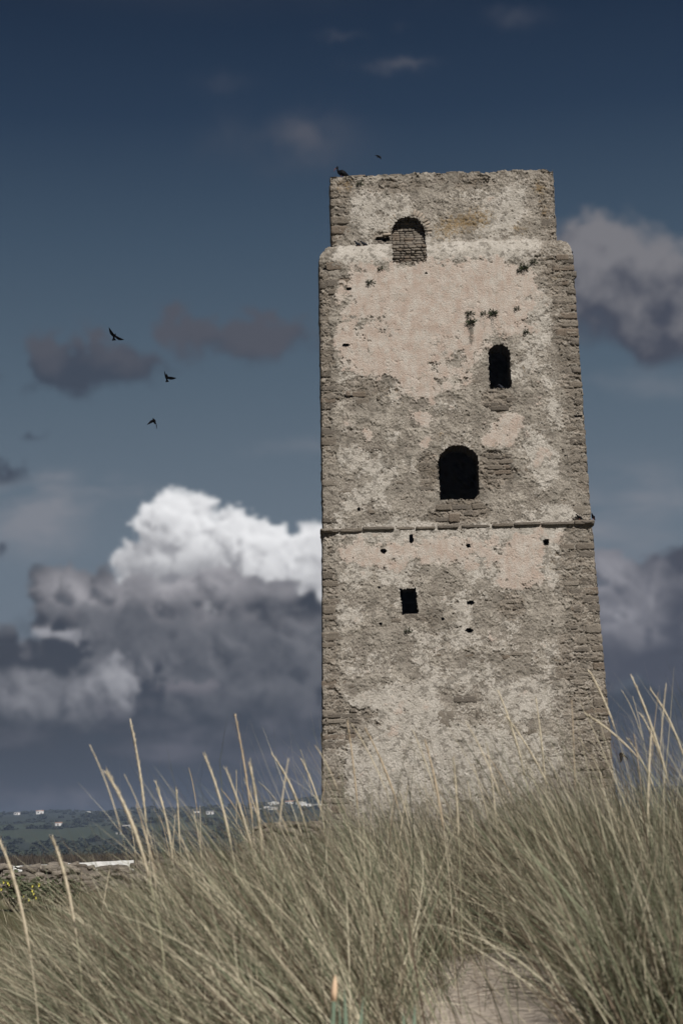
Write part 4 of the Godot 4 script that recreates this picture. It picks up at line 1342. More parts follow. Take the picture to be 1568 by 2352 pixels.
func field(called: String, label: String, blades: Array, tufts: Array) -> void:
	# tufts: [place, how many, spread, length, lean, dryness, thickness]
	var o := Node3D.new()
	o.name = called
	add_child(o)
	tag(o, label, "grass", "", "stuff")
	var xf: Array[Array] = []
	var tint: Array[PackedColorArray] = []
	for b in blades:
		xf.append([])
		tint.append(PackedColorArray())
	for t in tufts:
		var at: Vector3 = t[0]
		for k in int(t[1]):
			var a := rng.randf() * TAU
			var r: float = t[2] * sqrt(rng.randf()) * 1.3
			var x := at.x + cos(a) * r
			var z := at.z + sin(a) * r
			var l: float = t[3] * (rng.randf_range(0.5, 1.08) if rng.randf() < 0.9 else rng.randf_range(1.05, 1.5))
			var lean: float = t[4] + rng.randfn(0, 0.20) - cos(a) * r / t[2] * 0.14
			var nod: float = rng.randfn(0, 0.20) + sin(a) * r / t[2] * 0.14
			var dry := rng.randf()
			var c: Color
			if dry < t[5]:
				c = Color(0.340, 0.302, 0.212).lerp(Color(0.580, 0.530, 0.400), rng.randf())
			elif dry < t[5] + 0.24:
				c = Color(0.075, 0.055, 0.040).lerp(Color(0.190, 0.148, 0.108), rng.randf())
			else:
				c = Color(0.056, 0.066, 0.036).lerp(Color(0.225, 0.240, 0.160), rng.randf())
			if rng.randf() < 0.30:
				lean += rng.randf_range(-1.0, 0.7)
			var b := Basis(Vector3.BACK, lean) * Basis(Vector3.RIGHT, nod) * Basis(Vector3.UP, (PI if rng.randf() < 0.72 else 0.0) + rng.randfn(0, 0.8))
			var i := rng.randi() % blades.size()
			xf[i].append(Transform3D(b * Basis.from_scale(Vector3(l, l, t[6] * (rng.randf_range(0.65, 1.3) + (0.8 if rng.randf() < 0.06 else 0.0)))), Vector3(x, ground_y(x, z) - 0.02, z)))
			tint[i].append(c)
	for i in blades.size():
		var mm := MultiMesh.new()
		mm.transform_format = MultiMesh.TRANSFORM_3D
		mm.use_colors = true
		mm.mesh = blades[i]
		mm.instance_count = xf[i].size()
		for k in xf[i].size():
			mm.set_instance_transform(k, xf[i][k])
			mm.set_instance_color(k, tint[i][k])
		var m := MultiMeshInstance3D.new()
		m.name = numbered("blades", o)
		m.multimesh = mm
		m.material_override = mats.grass
		o.add_child(m, true)
		tag(m, "", "", "", "stuff")


func bare_sand(x: float, z: float) -> bool:
	var q := Vector2((x - 0.45 + 0.08 * (z + 5.8)) / 0.31, (z + 5.6) / 2.25)
	return q.length() < 1.0 + 0.35 * n_ground.get_noise_2d(x * 9.0, z * 5.0)


func build_grass() -> void:
	var blades := [blade(0.35, 0.0027), blade(0.8, 0.0024), blade(1.25, 0.0025), blade(0.15, 0.0029), blade(1.7, 0.0024)]
	var tufts := []
	for k in 4200:
		var d := rng.randf_range(3.9, 12.5)
		var x := rng.randf_range(-1.0, 1.0) * (d * 0.27 + 0.5)
		var z := -d
		if d < 4.45 + 0.35 * n_ground.get_noise_2d(x * 2.0, 9.0):
			continue
		if bare_sand(x, z):
			continue
		if n_ground.get_noise_2d(x * 5.0, z * 5.0 + 200.0) < -0.12 and rng.randf() < 0.85:
			continue
		if x > 0.26 and x < 0.56 and d < 5.4:
			continue
		var side := x / d                                           # -0.17 at the left edge, 0.17 at the right
		var lean := 0.70 - 2.0 * side + 0.25 * n_ground.get_noise_2d(x * 1.3, z * 1.3)
		lean = clampf(lean, 0.15, 1.0)
		var long := 0.66 + 0.12 * n_ground.get_noise_2d(x * 1.1 + 30.0, z * 1.1) + 0.05 * smoothstep(-0.08, 0.0, side) + 0.11 * smoothstep(0.0, 0.14, side) - 0.09 * smoothstep(-0.01, -0.09, side) - 0.30 * smoothstep(5.9, 4.7, d) - 0.10 * smoothstep(0.3, 0.6, x) * smoothstep(7.0, 5.8, d)
		tufts.append([Vector3(x, 0, z), 48, 0.080, long, lean, 0.35 + 0.42 * n_ground.get_noise_2d(x * 1.6, z * 1.6 + 60.0), 1.0])
	field("dune_grass", "tall grey green and straw coloured dune grass leaning left across the foreground", blades, tufts)
	tufts = []
	for k in 1500:
		var f := rng.randf_range(12.0, 19.0)
		var x := rng.randf_range(1.9 + (f - 12.0) * 0.08, 8.5)
		tufts.append([Vector3(x, 0, -f), 26, 0.11, 0.66, 0.75 + 0.3 * n_ground.get_noise_2d(x, f), 0.20, 1.3])
	field("mound_grass", "dense darker green grass on the higher dune at the right edge", blades, tufts)
	tufts = []
	for k in 2600:
		var f := 12.5 * pow(5.2, rng.randf())
		var x := rng.randf_range(-0.30, 0.26) * f
		if x > 2.0 and f < 20.0:
			continue
		tufts.append([Vector3(x, 0, -f), 16, 0.16, 0.42, 0.4, 0.35, 1.8])
	field("meadow_grass", "shorter dry grass on the ground between the dune and the tower", blades, tufts)
	# tufts thinly scattered over the bare sand
	tufts = []
	for k in 120:
		var x := rng.randf_range(0.1, 1.0)
		var z := rng.randf_range(-7.3, -5.0)
		if bare_sand(x, z):
			tufts.append([Vector3(x, 0, z), 3, 0.04, 0.34, 0.35, 0.3, 0.9])
	field("sand_grass", "a few thin blades growing out of the bare sand patch", blades, tufts)
	tall_stalks()


# One flowering stalk: stem and seed head. tip and low are seen points, dist how far off it stands.
func stalk(label: String, tip: Vector3, low: Vector3, head: float, thick: float, brown: bool, group: String) -> void:
	var root := low + (low - tip) * 0.25
	root.z = low.z + rng.randf_range(-0.1, 0.1)
	root.y = ground_y(root.x, root.z) - 0.02
	root.x += (low.x - tip.x) * 0.15
	var o := thing("grass_stalk", label, "grass stalk", root, group)
	var ctrl := low + (low - tip).normalized() * (low.y - root.y) * 0.2
	var bow := (tip - low).length()
	var pts := PackedVector3Array()
	for k in 19:
		var t := k / 18.0
		var p := root.bezier_interpolate(root.lerp(ctrl, 0.75), low.lerp(tip, 0.15) + Vector3(0.03, 0.02, 0) * bow, tip, t)
		pts.append(p - root)
	var rx := PackedFloat32Array()
	for k in 19:
		rx.append(thick * lerpf(0.0015, 0.0008, k / 18.0))
	var st := starts()
	loft(st, pts, rx, rx, 6)
	put("stem", done(st, true), mats.straw if brown or rng.randf() < 0.55 else mats.straw_green, o)
	st = starts()
	var from := int(18.0 * (1.0 - head))
	var hp := PackedVector3Array()
	var hr := PackedFloat32Array()
	for k in range(from, 19):
		for s in (2 if k < 18 else 1):
			hp.append(pts[k].lerp(pts[mini(k + 1, 18)], s * 0.5))
			var u := (k - from + s * 0.5) / (18.0 - from)
			hr.append(thick * (0.0008 + 0.0024 * pow(sin(PI * clampf(0.06 + 0.9 * pow(u, 0.8), 0, 1)), 0.7) * (0.88 + 0.24 * rng.randf())))
	loft(st, hp, hr, hr, 7)
	var axis := (pts[18] - pts[from]).normalized()
	for k in 70:                                                    # the single spikelets lying along the head
		var u := rng.randf()
		var i := clampi(int(u * (hp.size() - 1)), 0, hp.size() - 2)
		var a := rng.randf() * TAU
		var out := axis.cross(Vector3(cos(a), 0.2, sin(a))).normalized()
		var p := hp[i].lerp(hp[i + 1], rng.randf()) + out * hr[i] * 0.8
		var up := (axis + out * 0.42).normalized() * thick * rng.randf_range(0.010, 0.017)
		var w := axis.cross(out) * thick * 0.0016
		quad(st, p - w, p + up * 0.6 - w * 0.8, p + up, p + w)
	put("seed_head", done(st), mats.seed_head_brown if brown else mats.seed_head, o)


func tall_stalks() -> void:
	var sky := "stalks standing before the sky left of the tower"
	var wall := "stalks standing before the tower wall"
	var right := "stalks standing before the sky right of the tower"
	var rows := [
		["tall straight pale stalk before the dark cloud, second from the left", Vector3(-0.717, 2.047, -6.600), Vector3(-0.666, 1.753, -6.600), 0.36, 1.1, false, sky],
		["thick pale stalk bending far left, leftmost before the dark cloud", Vector3(-0.607, 1.813, -5.000), Vector3(-0.506, 1.652, -5.000), 0.42, 1.2, false, sky],
		["tallest stalk of all, with a brown seed head, left of the tower", Vector3(-0.383, 2.071, -6.800), Vector3(-0.328, 1.689, -6.800), 0.38, 1.0, true, sky],
		["pale leaning stalk left of the brown headed one", Vector3(-0.432, 1.895, -6.000), Vector3(-0.355, 1.693, -6.000), 0.4, 1.0, false, sky],
		["pale stalk curving down just left of the brown headed one", Vector3(-0.369, 1.853, -6.000), Vector3(-0.282, 1.602, -6.000), 0.4, 1.0, false, sky],
		["straight pale stalk crossing just right of the brown headed one", Vector3(-0.308, 1.879, -6.200), Vector3(-0.276, 1.680, -6.200), 0.4, 1.2, false, sky],
		["slender pale stalk leaning left, halfway between brown head and tower", Vector3(-0.285, 1.963, -7.400), Vector3(-0.165, 1.782, -7.400), 0.42, 1.1, false, sky],
		["thin stalk leaning left against the tower's left edge", Vector3(-0.208, 1.999, -8.600), Vector3(-0.117, 1.810, -8.600), 0.36, 1.0, false, sky],
		["pale stalk bending in from the left edge of the picture", Vector3(-0.879, 1.666, -5.000), Vector3(-0.804, 1.522, -5.000), 0.4, 1.1, false, sky],
		["single upright stalk before the pale rubble wall at the left", Vector3(-0.799, 1.658, -5.400), Vector3(-0.741, 1.508, -5.400), 0.4, 1.2, false, sky],
		["short blunt stalk between the two leaning left ones, before the dark cloud", Vector3(-0.772, 1.893, -8.000), Vector3(-0.712, 1.706, -8.000), 0.4, 1.1, false, sky],
		["short straight stalk on the hill's skyline right of the tallest stalks", Vector3(-0.734, 1.885, -8.500), Vector3(-0.724, 1.721, -8.500), 0.36, 1.0, false, sky],
		["stalk rising from the wall's shaded lower left part", Vector3(-0.003, 2.088, -7.600), Vector3(0.027, 1.752, -7.600), 0.34, 1.0, true, wall],
		["bent brown stalk low on the wall, left of the middle", Vector3(0.060, 2.034, -7.200), Vector3(0.187, 1.762, -7.200), 0.36, 1.0, true, wall],
		["stalk leaning left in front of the wall's two square stone patches", Vector3(0.588, 2.201, -7.800), Vector3(0.691, 1.886, -7.800), 0.34, 1.1, false, wall],
		["upright stalk on the wall right of the square stone patches", Vector3(0.752, 2.186, -8.000), Vector3(0.776, 1.840, -8.000), 0.34, 1.0, false, wall],
		["stalk leaning left over the wall's lower right, below the corner stones", Vector3(0.582, 2.078, -7.400), Vector3(0.776, 1.772, -7.400), 0.3, 1.0, false, wall],
		["upright stalk standing right in the lower middle of the wall", Vector3(0.362, 1.910, -7.000), Vector3(0.368, 1.699, -7.000), 0.4, 1.1, false, wall],
		["thick stalk leaning left before the pale base of the wall", Vector3(0.250, 1.952, -6.600), Vector3(0.299, 1.738, -6.600), 0.4, 1.1, true, wall],
		["arching stalk that crosses the tower's right edge", Vector3(0.852, 2.195, -7.000), Vector3(0.965, 1.951, -7.000), 0.25, 1.0, false, right],
		["tall curved stalk with a thick head right of the tower", Vector3(0.997, 2.175, -7.000), Vector3(1.123, 1.811, -7.000), 0.34, 1.2, false, right],
		["stalk bowing left at the right edge, above the dark dune", Vector3(1.121, 2.156, -7.400), Vector3(1.240, 1.981, -7.400), 0.34, 1.1, false, right],
		["low arching stalk that bows over the tower's right corner stones", Vector3(0.827, 2.050, -7.000), Vector3(1.102, 1.854, -7.000), 0.25, 1.0, false, right],
		["straight upright stalk right of the tower, before the flying bird", Vector3(0.967, 1.957, -6.400), Vector3(0.931, 1.741, -6.400), 0.4, 1.1, false, right],
		["short stalk leaning left between the tall curved one and the right edge", Vector3(1.080, 2.066, -7.400), Vector3(1.175, 1.887, -7.400), 0.34, 1.0, false, right],
		["fine stalk crossing the sky low beside the tower's right edge", Vector3(1.052, 1.991, -7.600), Vector3(1.169, 1.814, -7.600), 0.34, 0.9, false, right]]
	for r in rows:
		stalk(r[0], r[1], r[2], r[3], r[4], r[5], r[6])
	# the many lesser ones of the same kind
	var spots := 0
	while spots < 64:
		var d := rng.randf_range(5.2, 10.5)
		var side := rng.randf_range(-0.165, 0.172)
		if side > -0.03 and rng.randf() < 0.6:
			continue
		var crest := 0.035 + 0.03 * smoothstep(-0.12, -0.02, side) + 0.035 * smoothstep(0.10, 0.17, side) - 0.05 * smoothstep(-0.10, -0.16, side)
		var e := crest + rng.randfn(-0.014, 0.012)
		var low := EYE + Vector3(side * d, (e - 0.035) * d, -d)
		var tip := low + Vector3(-rng.randf_range(-0.05, 0.15), rng.randf_range(0.12, 0.28), rng.randf_range(-0.05, 0.05))
		stalk("pale seed headed grass stalk standing a little above the dune grass", tip, low, rng.randf_range(0.26, 0.4), rng.randf_range(0.35, 0.6), rng.randf() < 0.2, "lesser seed headed stalks above the dune grass")
		spots += 1


# ---------------------------------------------------------------- birds
func bird_body(t: Node3D, pts: PackedVector3Array, r: PackedFloat32Array, m: Material) -> void:
	var st := starts()
	var flat := PackedFloat32Array()
	for x in r:
		flat.append(x * 0.92)
	loft(st, pts, r, flat, 10)
	put("body", done(st, true), m, t)


# A bird on the wing. All points are places in the air: head, tail root, tail end, and each wing's root, wrist and tip.
func flying_bird(label: String, category: String, head: Vector3, rump: Vector3, tail: Vector3, tail_width: float, left: Array, right: Array, chord: float, girth: float, m: Material) -> void:
	var mid := head.lerp(rump, 0.5)
	var t := thing("flying_bird", label, category, mid, "birds flying round the tower")
	var along := (rump - head)
	chord *= 1.3
	girth *= 1.35
	var dir := along.normalized()
	var p := PackedVector3Array([head - dir * girth * 0.9, head - dir * girth * 0.35, head, head + along * 0.16, head + along * 0.35, head + along * 0.6, head + along * 0.85, rump + dir * girth * 0.3])
	for k in p.size():
		p[k] -= mid
	bird_body(t, p, PackedFloat32Array([0.004, girth * 0.22, girth * 0.46, girth * 0.52, girth * 0.78, girth * 0.75, girth * 0.5, girth * 0.3]), m)
	for w in [left, right]:
		var st := starts()
		var lead := PackedVector3Array()
		var rx := PackedFloat32Array()
		var ry := PackedFloat32Array()
		for k in 11:
			var u := k / 10.0
			var q: Vector3 = w[0].lerp(w[1], u * 2.0) if u < 0.5 else w[1].lerp(w[2], u * 2.0 - 1.0)
			var c := chord * (1.0 - pow(u, 3.0) * 0.86) * (0.85 + 0.35 * sin(u * PI))
			lead.append(q + dir * c * 0.38 - mid)
			rx.append(c * 0.5)
			ry.append(lerpf(0.016, 0.004, u))
		var span: Vector3 = (w[2] - w[0]).normalized()
		loft(st, lead, rx, ry, 8, dir.cross(span))
		put("wing", done(st, true), m, t)
	var st2 := starts()
	var fan := PackedVector3Array()
	var fx := PackedFloat32Array()
	var fy := PackedFloat32Array()
	for k in 5:
		var u := k / 4.0
		fan.append(rump.lerp(tail, u) - mid)
		fx.append(lerpf(girth * 0.3, tail_width * 0.5, u))
		fy.append(lerpf(girth * 0.25, 0.004, u))
	loft(st2, fan, fx, fy, 8, Vector3(0.2, 0.3, 1.0))
	put("tail", done(st2, true), m, t)


# A small bird standing with its bill towards face (+1 right, -1 left).
func perched_bird(label: String, at: Vector3, face: float, size: float, m: Material, group: String, turn := 0.4) -> void:
	var t := thing("perched_bird", label, "bird", at, group)
	t.rotation.y = turn
	var s := size
	var f := face
	var p := PackedVector3Array([Vector3(f * 0.50, 0.60, 0), Vector3(f * 0.47, 0.64, 0), Vector3(f * 0.38, 0.68, 0), Vector3(f * 0.30, 0.60, 0), Vector3(f * 0.22, 0.48, 0), Vector3(f * 0.05, 0.36, 0), Vector3(f * -0.16, 0.28, 0), Vector3(f * -0.34, 0.20, 0)])
	for k in p.size():
		p[k] *= s
	bird_body(t, p, PackedFloat32Array([0.01 * s, 0.06 * s, 0.09 * s, 0.09 * s, 0.14 * s, 0.18 * s, 0.14 * s, 0.05 * s]), m)
	var st := starts()
	loft(st, PackedVector3Array([Vector3(f * 0.48, 0.62, 0) * s, Vector3(f * 0.60, 0.58, 0) * s]), PackedFloat32Array([0.025 * s, 0.004 * s]), PackedFloat32Array([0.025 * s, 0.004 * s]), 6)
	put("bill", done(st), mats.bill_dark, t)
	for z in [-1, 1]:
		st = starts()
		loft(st, PackedVector3Array([Vector3(f * 0.16, 0.44, z * 0.12) * s, Vector3(f * -0.05, 0.36, z * 0.17) * s, Vector3(f * -0.28, 0.22, z * 0.12) * s, Vector3(f * -0.46, 0.10, z * 0.04) * s]), PackedFloat32Array([0.02 * s, 0.045 * s, 0.035 * s, 0.008 * s]), PackedFloat32Array([0.04 * s, 0.12 * s, 0.09 * s, 0.02 * s]), 8)
		put("wing", done(st, true), m, t)
		st = starts()
		loft(st, PackedVector3Array([Vector3(0.02, 0.24, z * 0.06) * s, Vector3(f * 0.03, 0.0, z * 0.07) * s, Vector3(f * 0.10, 0.0, z * 0.07) * s]), PackedFloat32Array([0.025 * s, 0.018 * s, 0.012 * s]), PackedFloat32Array([0.025 * s, 0.018 * s, 0.012 * s]), 6)
		put("leg", done(st), mats.bill_red, t)
	st = starts()
	loft(st, PackedVector3Array([Vector3(f * -0.28, 0.22, 0) * s, Vector3(f * -0.62, 0.04, 0) * s]), PackedFloat32Array([0.07 * s, 0.08 * s]), PackedFloat32Array([0.05 * s, 0.015 * s]), 8)
	put("tail", done(st), m, t)


func build_birds() -> void:
	var black: Material = mats.plumage_black
	# the long-billed bird on the parapet's left corner
	var ib := thing("perched_ibis", "black crested bird with a long curved bill on the parapet's left corner", "bird", Vector3(0.361, 24.980, -67.200))
	var u := 0.0092
	var q := func(x: float, y: float, z := 0.0) -> Vector3: return Vector3(x * u, y * u, z * u)
	bird_body(ib, PackedVector3Array([q.call(-20, 34), q.call(-18.5, 36), q.call(-15.5, 36), q.call(-13, 33), q.call(-12.5, 26), q.call(-9.5, 20), q.call(-2, 16), q.call(8, 12.5), q.call(18, 8), q.call(25, 4.5)]), PackedFloat32Array([0.012, 0.026, 0.034, 0.030, 0.034, 0.062, 0.098, 0.092, 0.060, 0.02]), black)
	var st := starts()
	loft(st, PackedVector3Array([q.call(-18.5, 35.5), q.call(-22.5, 32), q.call(-26, 27), q.call(-28, 21.5)]), PackedFloat32Array([0.016, 0.011, 0.008, 0.003]), PackedFloat32Array([0.016, 0.011, 0.008, 0.003]), 7)
	put("bill", done(st, true), mats.bill_red, ib)
	st = starts()
	for k in 9:
		var a := lerpf(-0.2, 1.5, k / 8.0)
		loft(st, PackedVector3Array([q.call(-15.5 + k * 0.35, 37 - k * 0.5, 0), q.call(-15.5 + sin(a) * 6.0 + k * 0.2, 38 + cos(a) * 6.5, (k % 3 - 1) * 1.5)]), PackedFloat32Array([0.012, 0.002]), PackedFloat32Array([0.006, 0.002]), 5)
	put("crest", done(st), black, ib)
	for z in [-1, 1]:
		st = starts()
		loft(st, PackedVector3Array([q.call(-8, 21, z * 6.5), q.call(2, 18, z * 10), q.call(13, 12, z * 8), q.call(24, 5, z * 4), q.call(31, 1, z * 1.5)]), PackedFloat32Array([0.01, 0.03, 0.028, 0.02, 0.006]), PackedFloat32Array([0.03, 0.075, 0.07, 0.04, 0.012]), 8)
		put("wing", done(st, true), black, ib)
		st = starts()
		loft(st, PackedVector3Array([q.call(2, 8, z * 3.5), q.call(0.5, 4, z * 3.5), q.call(0, -1, z * 3.5), q.call(-4, -1, z * 3.5)]), PackedFloat32Array([0.018, 0.011, 0.010, 0.006]), PackedFloat32Array([0.018, 0.011, 0.010, 0.006]), 6)
		put("leg", done(st), mats.bill_red, ib)
	st = starts()
	loft(st, PackedVector3Array([q.call(18, 8), q.call(25, 4), q.call(31.5, 0)]), PackedFloat32Array([0.05, 0.055, 0.045]), PackedFloat32Array([0.04, 0.022, 0.008]), 8)
	put("tail", done(st), black, ib)
	# three on the wing to the left, one above the parapet, one low at the right
	flying_bird("topmost of the three black birds flying over the dusky cloud, wings swept in a V", "bird", Vector3(-7.519, 19.197, -66.000), Vector3(-7.578, 19.129, -66.100), Vector3(-7.565, 19.023, -66.100), 0.15, [Vector3(-7.542, 19.169, -66.000), Vector3(-7.606, 19.243, -65.800), Vector3(-7.674, 19.354, -65.600)], [Vector3(-7.500, 19.167, -66.000), Vector3(-7.360, 19.055, -65.900), Vector3(-7.193, 18.966, -65.800)], 0.075, 0.055, black)
	flying_bird("middle of the three black flying birds, one wing raised and one spread to the right", "bird", Vector3(-5.779, 17.716, -66.000), Vector3(-5.788, 17.606, -66.100), Vector3(-5.775, 17.511, -66.100), 0.13, [Vector3(-5.791, 17.697, -66.000), Vector3(-5.814, 17.725, -65.800), Vector3(-5.824, 17.777, -65.600)], [Vector3(-5.764, 17.667, -66.000), Vector3(-5.616, 17.629, -65.900), Vector3(-5.443, 17.571, -65.800)], 0.078, 0.055, black)
	flying_bird("lowest of the three black flying birds, wings bent downwards", "bird", Vector3(-6.255, 16.207, -66.000), Vector3(-6.215, 16.100, -66.100), Vector3(-6.197, 16.062, -66.100), 0.05, [Vector3(-6.269, 16.184, -66.000), Vector3(-6.333, 16.114, -65.800), Vector3(-6.435, 15.947, -65.600)], [Vector3(-6.214, 16.163, -66.000), Vector3(-6.160, 16.027, -65.900), Vector3(-6.139, 15.835, -65.800)], 0.068, 0.055, black)
	flying_bird("small black bird gliding just above the parapet", "bird", Vector3(1.938, 28.502, -75.000), Vector3(1.874, 28.495, -75.100), Vector3(1.836, 28.480, -75.100), 0.05, [Vector3(1.911, 28.498, -75.000), Vector3(1.843, 28.473, -74.800), Vector3(1.731, 28.388, -74.600)], [Vector3(1.931, 28.474, -75.000), Vector3(1.982, 28.426, -74.900), Vector3(1.992, 28.294, -74.800)], 0.06, 0.035, mats.plumage_slate)
	flying_bird("black bird flying low behind the grass right of the tower's foot", "bird", Vector3(8.101, 4.211, -60.000), Vector3(8.160, 4.161, -60.100), Vector3(8.200, 4.135, -60.100), 0.06, [Vector3(8.108, 4.190, -60.000), Vector3(8.044, 4.102, -59.800), Vector3(8.004, 3.941, -59.600)], [Vector3(8.148, 4.181, -60.000), Vector3(8.222, 4.141, -59.900), Vector3(8.283, 4.014, -59.800)], 0.125, 0.075, black)
	# sitting on the tower
	var top := half_width(BODY_TOP)
	var foot := TOWER_AT + Vector3(0, 0, 0)
	var l1: Vector2 = Vector2(-3.021, 20.736)
	var l2: Vector2 = Vector2(-2.796, 20.729)
	perched_bird("left of two dark pigeons on the ledge beside the blocked doorway", foot + Vector3(l1.x, 20.86, top - 0.27), -1.0, 0.30, mats.plumage_slate, "pigeons on the ledge", 0.5)
	perched_bird("right of two dark pigeons on the ledge, nearer the blocked doorway", foot + Vector3(l2.x, 20.86, top - 0.27), -1.0, 0.30, mats.plumage_slate, "pigeons on the ledge", 0.1)
	var s1: Vector2 = Vector2(4.107, 11.016)
	var s2: Vector2 = Vector2(4.572, 10.927)
	perched_bird("black bird sitting on the string course near its right end", foot + Vector3(s1.x, STRING_Y + 0.04, half_width(STRING_Y) + 0.07), -1.0, 0.27, black, "birds on the string course", 0.3)
	perched_bird("black bird on the very right end of the string course, against the sky", foot + Vector3(s2.x, STRING_Y + 0.04, half_width(STRING_Y) + 0.05), -1.0, 0.27, black, "birds on the string course", 1.1)
	var win: Vector2 = OPENINGS[0][1]
	perched_bird("dark pigeon sitting in the shaded upper window", foot + Vector3(win.x + 0.14, win.y - 0.77, half_width(win.y) - 0.62), -1.0, 0.38, mats.plumage_slate, "", 0.2)


# ---------------------------------------------------------------- small plants
func sprout(leaves: int, size: float, seed_: int) -> ArrayMesh:
	var r := RandomNumberGenerator.new()
	r.seed = seed_
	var st := starts()
	for k in leaves:
		var a := r.randf() * TAU
		var dir := Vector3(cos(a) * 0.7, r.randf_range(-0.15, 1.0), absf(sin(a)) * 0.7).normalized()
		var from := dir * size * r.randf_range(0.0, 0.6)
		var to := from + dir * size * r.randf_range(0.15, 0.5)
		var w := dir.cross(Vector3(r.randfn(0, 1), r.randfn(0, 1), r.randfn(0, 1))).normalized() * size * 0.065
		quad(st, from, from.lerp(to, 0.55) + w, to, from.lerp(to, 0.55) - w)
	return done(st)


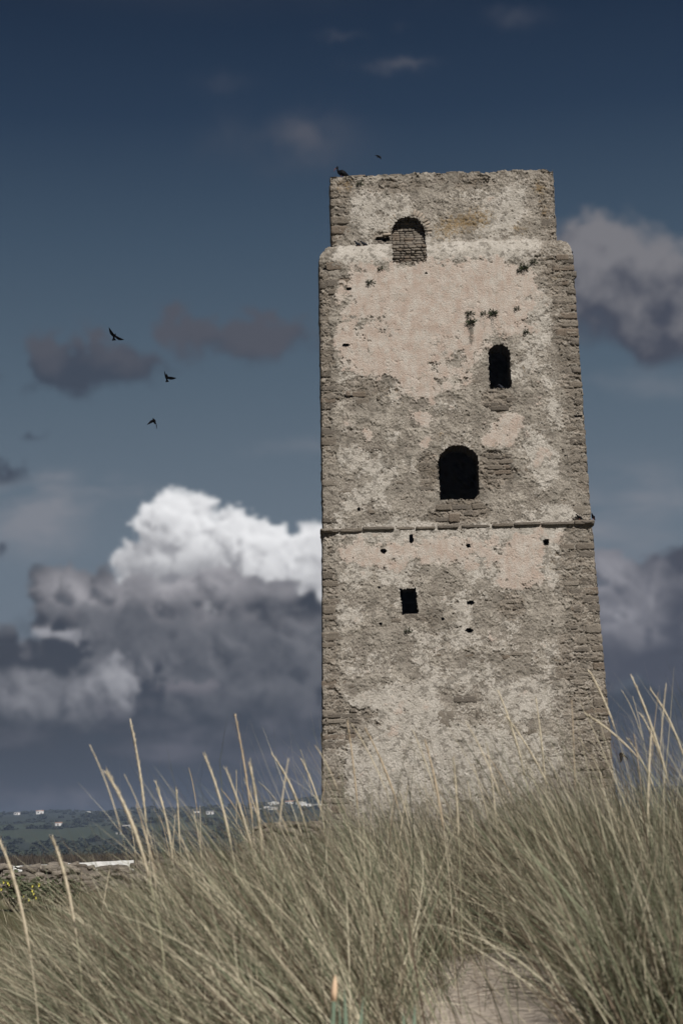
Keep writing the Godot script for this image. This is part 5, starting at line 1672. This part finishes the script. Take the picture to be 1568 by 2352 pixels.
func build_small_plants() -> void:
	var shapes := [sprout(120, 0.24, 5), sprout(90, 0.20, 6), sprout(150, 0.28, 7)]
	var at_front := func(p: Vector2, back: float) -> Vector3: return TOWER_AT + Vector3(p.x, p.y, half_width(minf(p.y, BODY_TOP)) - back)
	var rows := [
		[Vector2(2.676, 19.815), 2, 0.0, "largest green tuft on the wall, right of the pink render's top corner"], [Vector2(2.987, 20.040), 1, 0.0, "green tuft just under the ledge near the right corner"], [Vector2(2.507, 19.743), 1, 0.0, "small green tuft left of the largest one on the upper right wall"],
		[Vector2(-2.280, 19.962), 1, 0.0, "lone green tuft on the pink render left below the blocked doorway"], [Vector2(-2.657, 19.474), 0, 0.0, "green tuft on the pink render's left part, two courses below the ledge"],
		[Vector2(0.716, 18.260), 0, 0.0, "left of three green tufts in a row above the upper window"], [Vector2(1.195, 18.260), 1, 0.0, "middle of three green tufts in a row above the upper window"], [Vector2(1.538, 18.233), 2, 0.0, "right of three green tufts in a row above the upper window"],
		[Vector2(0.762, 17.948), 2, 0.0, "dark green tuft at the top of the dark stain on the wall"], [Vector2(2.628, 17.563), 1, 0.0, "small tuft on the wall right above the upper window"], [Vector2(2.354, 18.392), 1, 0.0, "tiny tuft at the right edge of the pink render"], [Vector2(-1.813, 7.386), 1, 0.0, "green tuft on the wall below the small square window"], [Vector2(-2.893, 23.237), 1, 0.47, "green tuft near the parapet's top left corner"]]
	for r in rows:
		var o := thing("wall_plant", r[3], "plant", at_front.call(r[0], r[2]) + Vector3(0, -0.05, 0.02), "plants growing out of the tower wall")
		put("leaves", shapes[r[1]], mats.leaf_green, o)
	# blue green sea lily shoots at the bottom edge, one with an orange bud
	var lily := func(label: String, root: Vector3, leaves: Array) -> Node3D:
		root.y = ground_y(root.x, root.z)
		var o := thing("sea_lily", label, "plant", root, "lily shoots at the bottom edge")
		for l in leaves:
			var st := starts()
			var tip: Vector3 = l[0] - root
			var from := Vector3(tip.x * 0.25, 0, 0.01)
			var pts := PackedVector3Array()
			var rx := PackedFloat32Array()
			var ry := PackedFloat32Array()
			for k in 9:
				var t := k / 8.0
				pts.append(from.lerp(tip, t) + Vector3(0, 0, 0.02 * sin(t * PI)))
				rx.append(l[1] * (1.0 - pow(t, 3.0)) * (0.75 + 0.25 * sin(t * PI)) + 0.0004)
				ry.append(0.0022 * (1.0 - t * 0.7))
			loft(st, pts, rx, ry, 8, Vector3(0, 0.1, 1))
			put("leaf", done(st, true), mats.leaf_grey_green, o)
		return o
	lily.call("blue green lily shoots in the bottom middle, right of the orange bud", Vector3(-0.020, 1.214, -4.150), [[Vector3(0.013, 1.307, -4.150), 0.006], [Vector3(-0.025, 1.326, -4.150), 0.0065], [Vector3(-0.038, 1.302, -4.170), 0.0045], [Vector3(-0.055, 1.273, -4.120), 0.007]])
	lily.call("blue green lily leaf at the bottom edge left of the bare sand", Vector3(0.099, 1.211, -4.150), [[Vector3(0.117, 1.291, -4.150), 0.007], [Vector3(0.092, 1.275, -4.150), 0.007]])
	var bud := thing("bud_stalk", "single orange tipped bud on a green stalk in the bottom middle", "flower bud", Vector3(0, 0, 0))
	var tip := Vector3(-0.042, 1.354, -4.120)
	var base := Vector3(-0.061, 1.218, -4.120)
	base.y = ground_y(base.x, base.z)
	bud.position = base
	var st := starts()
	var b0 := tip - base
	loft(st, PackedVector3Array([Vector3.ZERO, b0 * 0.4 + Vector3(0.002, 0, 0), b0 * 0.80]), PackedFloat32Array([0.0035, 0.0032, 0.0042]), PackedFloat32Array([0.0035, 0.0032, 0.0042]), 8)
	put("stem", done(st, true), mats.leaf_grey_green, bud)
	st = starts()
	loft(st, PackedVector3Array([b0 * 0.78, b0 * 0.86, b0 * 0.93, b0]), PackedFloat32Array([0.0042, 0.0064, 0.0052, 0.001]), PackedFloat32Array([0.0042, 0.0064, 0.0052, 0.001]), 8)
	put("bud", done(st, true), mats.bud_orange, bud)
	# shrubs by the rubble wall on the left
	var low := func(label: String, at: Vector3, size: float, yellow: bool) -> void:
		at.y = ground_y(at.x, at.z)
		var o := thing("low_shrub", label, "shrub", at)
		var bush := put("foliage", leaf_ball(int(at.x * 100.0) + 400, 420, 0.7, 0.055), mats.leaf_dull, o, Transform3D(Basis.from_scale(Vector3(size * 1.5, size, size)), Vector3(0, size * 0.42, 0)))
		var tw := starts()
		for k in 7:
			var a := k * 0.9
			loft(tw, PackedVector3Array([Vector3.ZERO, Vector3(cos(a) * 0.2, 0.35, sin(a) * 0.2) * size, Vector3(cos(a) * 0.45, 0.7, sin(a) * 0.35) * size]), PackedFloat32Array([0.012, 0.008, 0.003]), PackedFloat32Array([0.012, 0.008, 0.003]), 5)
		put("twigs", done(tw), mats.twig, o)
		if yellow:
			var fl := leaf_ball(77, 12, 1.0, 0.25)
			for k in 22:
				var d := Vector3(rng.randfn(0, 0.42), rng.randf_range(0.2, 0.75), rng.randf_range(0.1, 0.5)) * size
				put("flower", fl, mats.petal_yellow, bush, bush.transform.affine_inverse() * Transform3D(Basis.from_scale(Vector3.ONE * rng.randf_range(0.05, 0.08)), d))
	low.call("low dark shrub with small yellow flowers in front of the left rubble wall", Vector3(-5.548, 1.138, -33.000), 0.75, true)
	low.call("dark low shrub growing against the left rubble wall, right of the flowering one", Vector3(-4.972, 1.066, -34.000), 0.6, false)
	low.call("dark leafless looking bush on top of the rubble wall at the left edge", Vector3(-7.585, 1.642, -44.000), 0.8, false)
	low.call("small dark bush behind the rubble wall left of the whitewashed wall", Vector3(-7.395, 1.598, -46.000), 0.6, false)
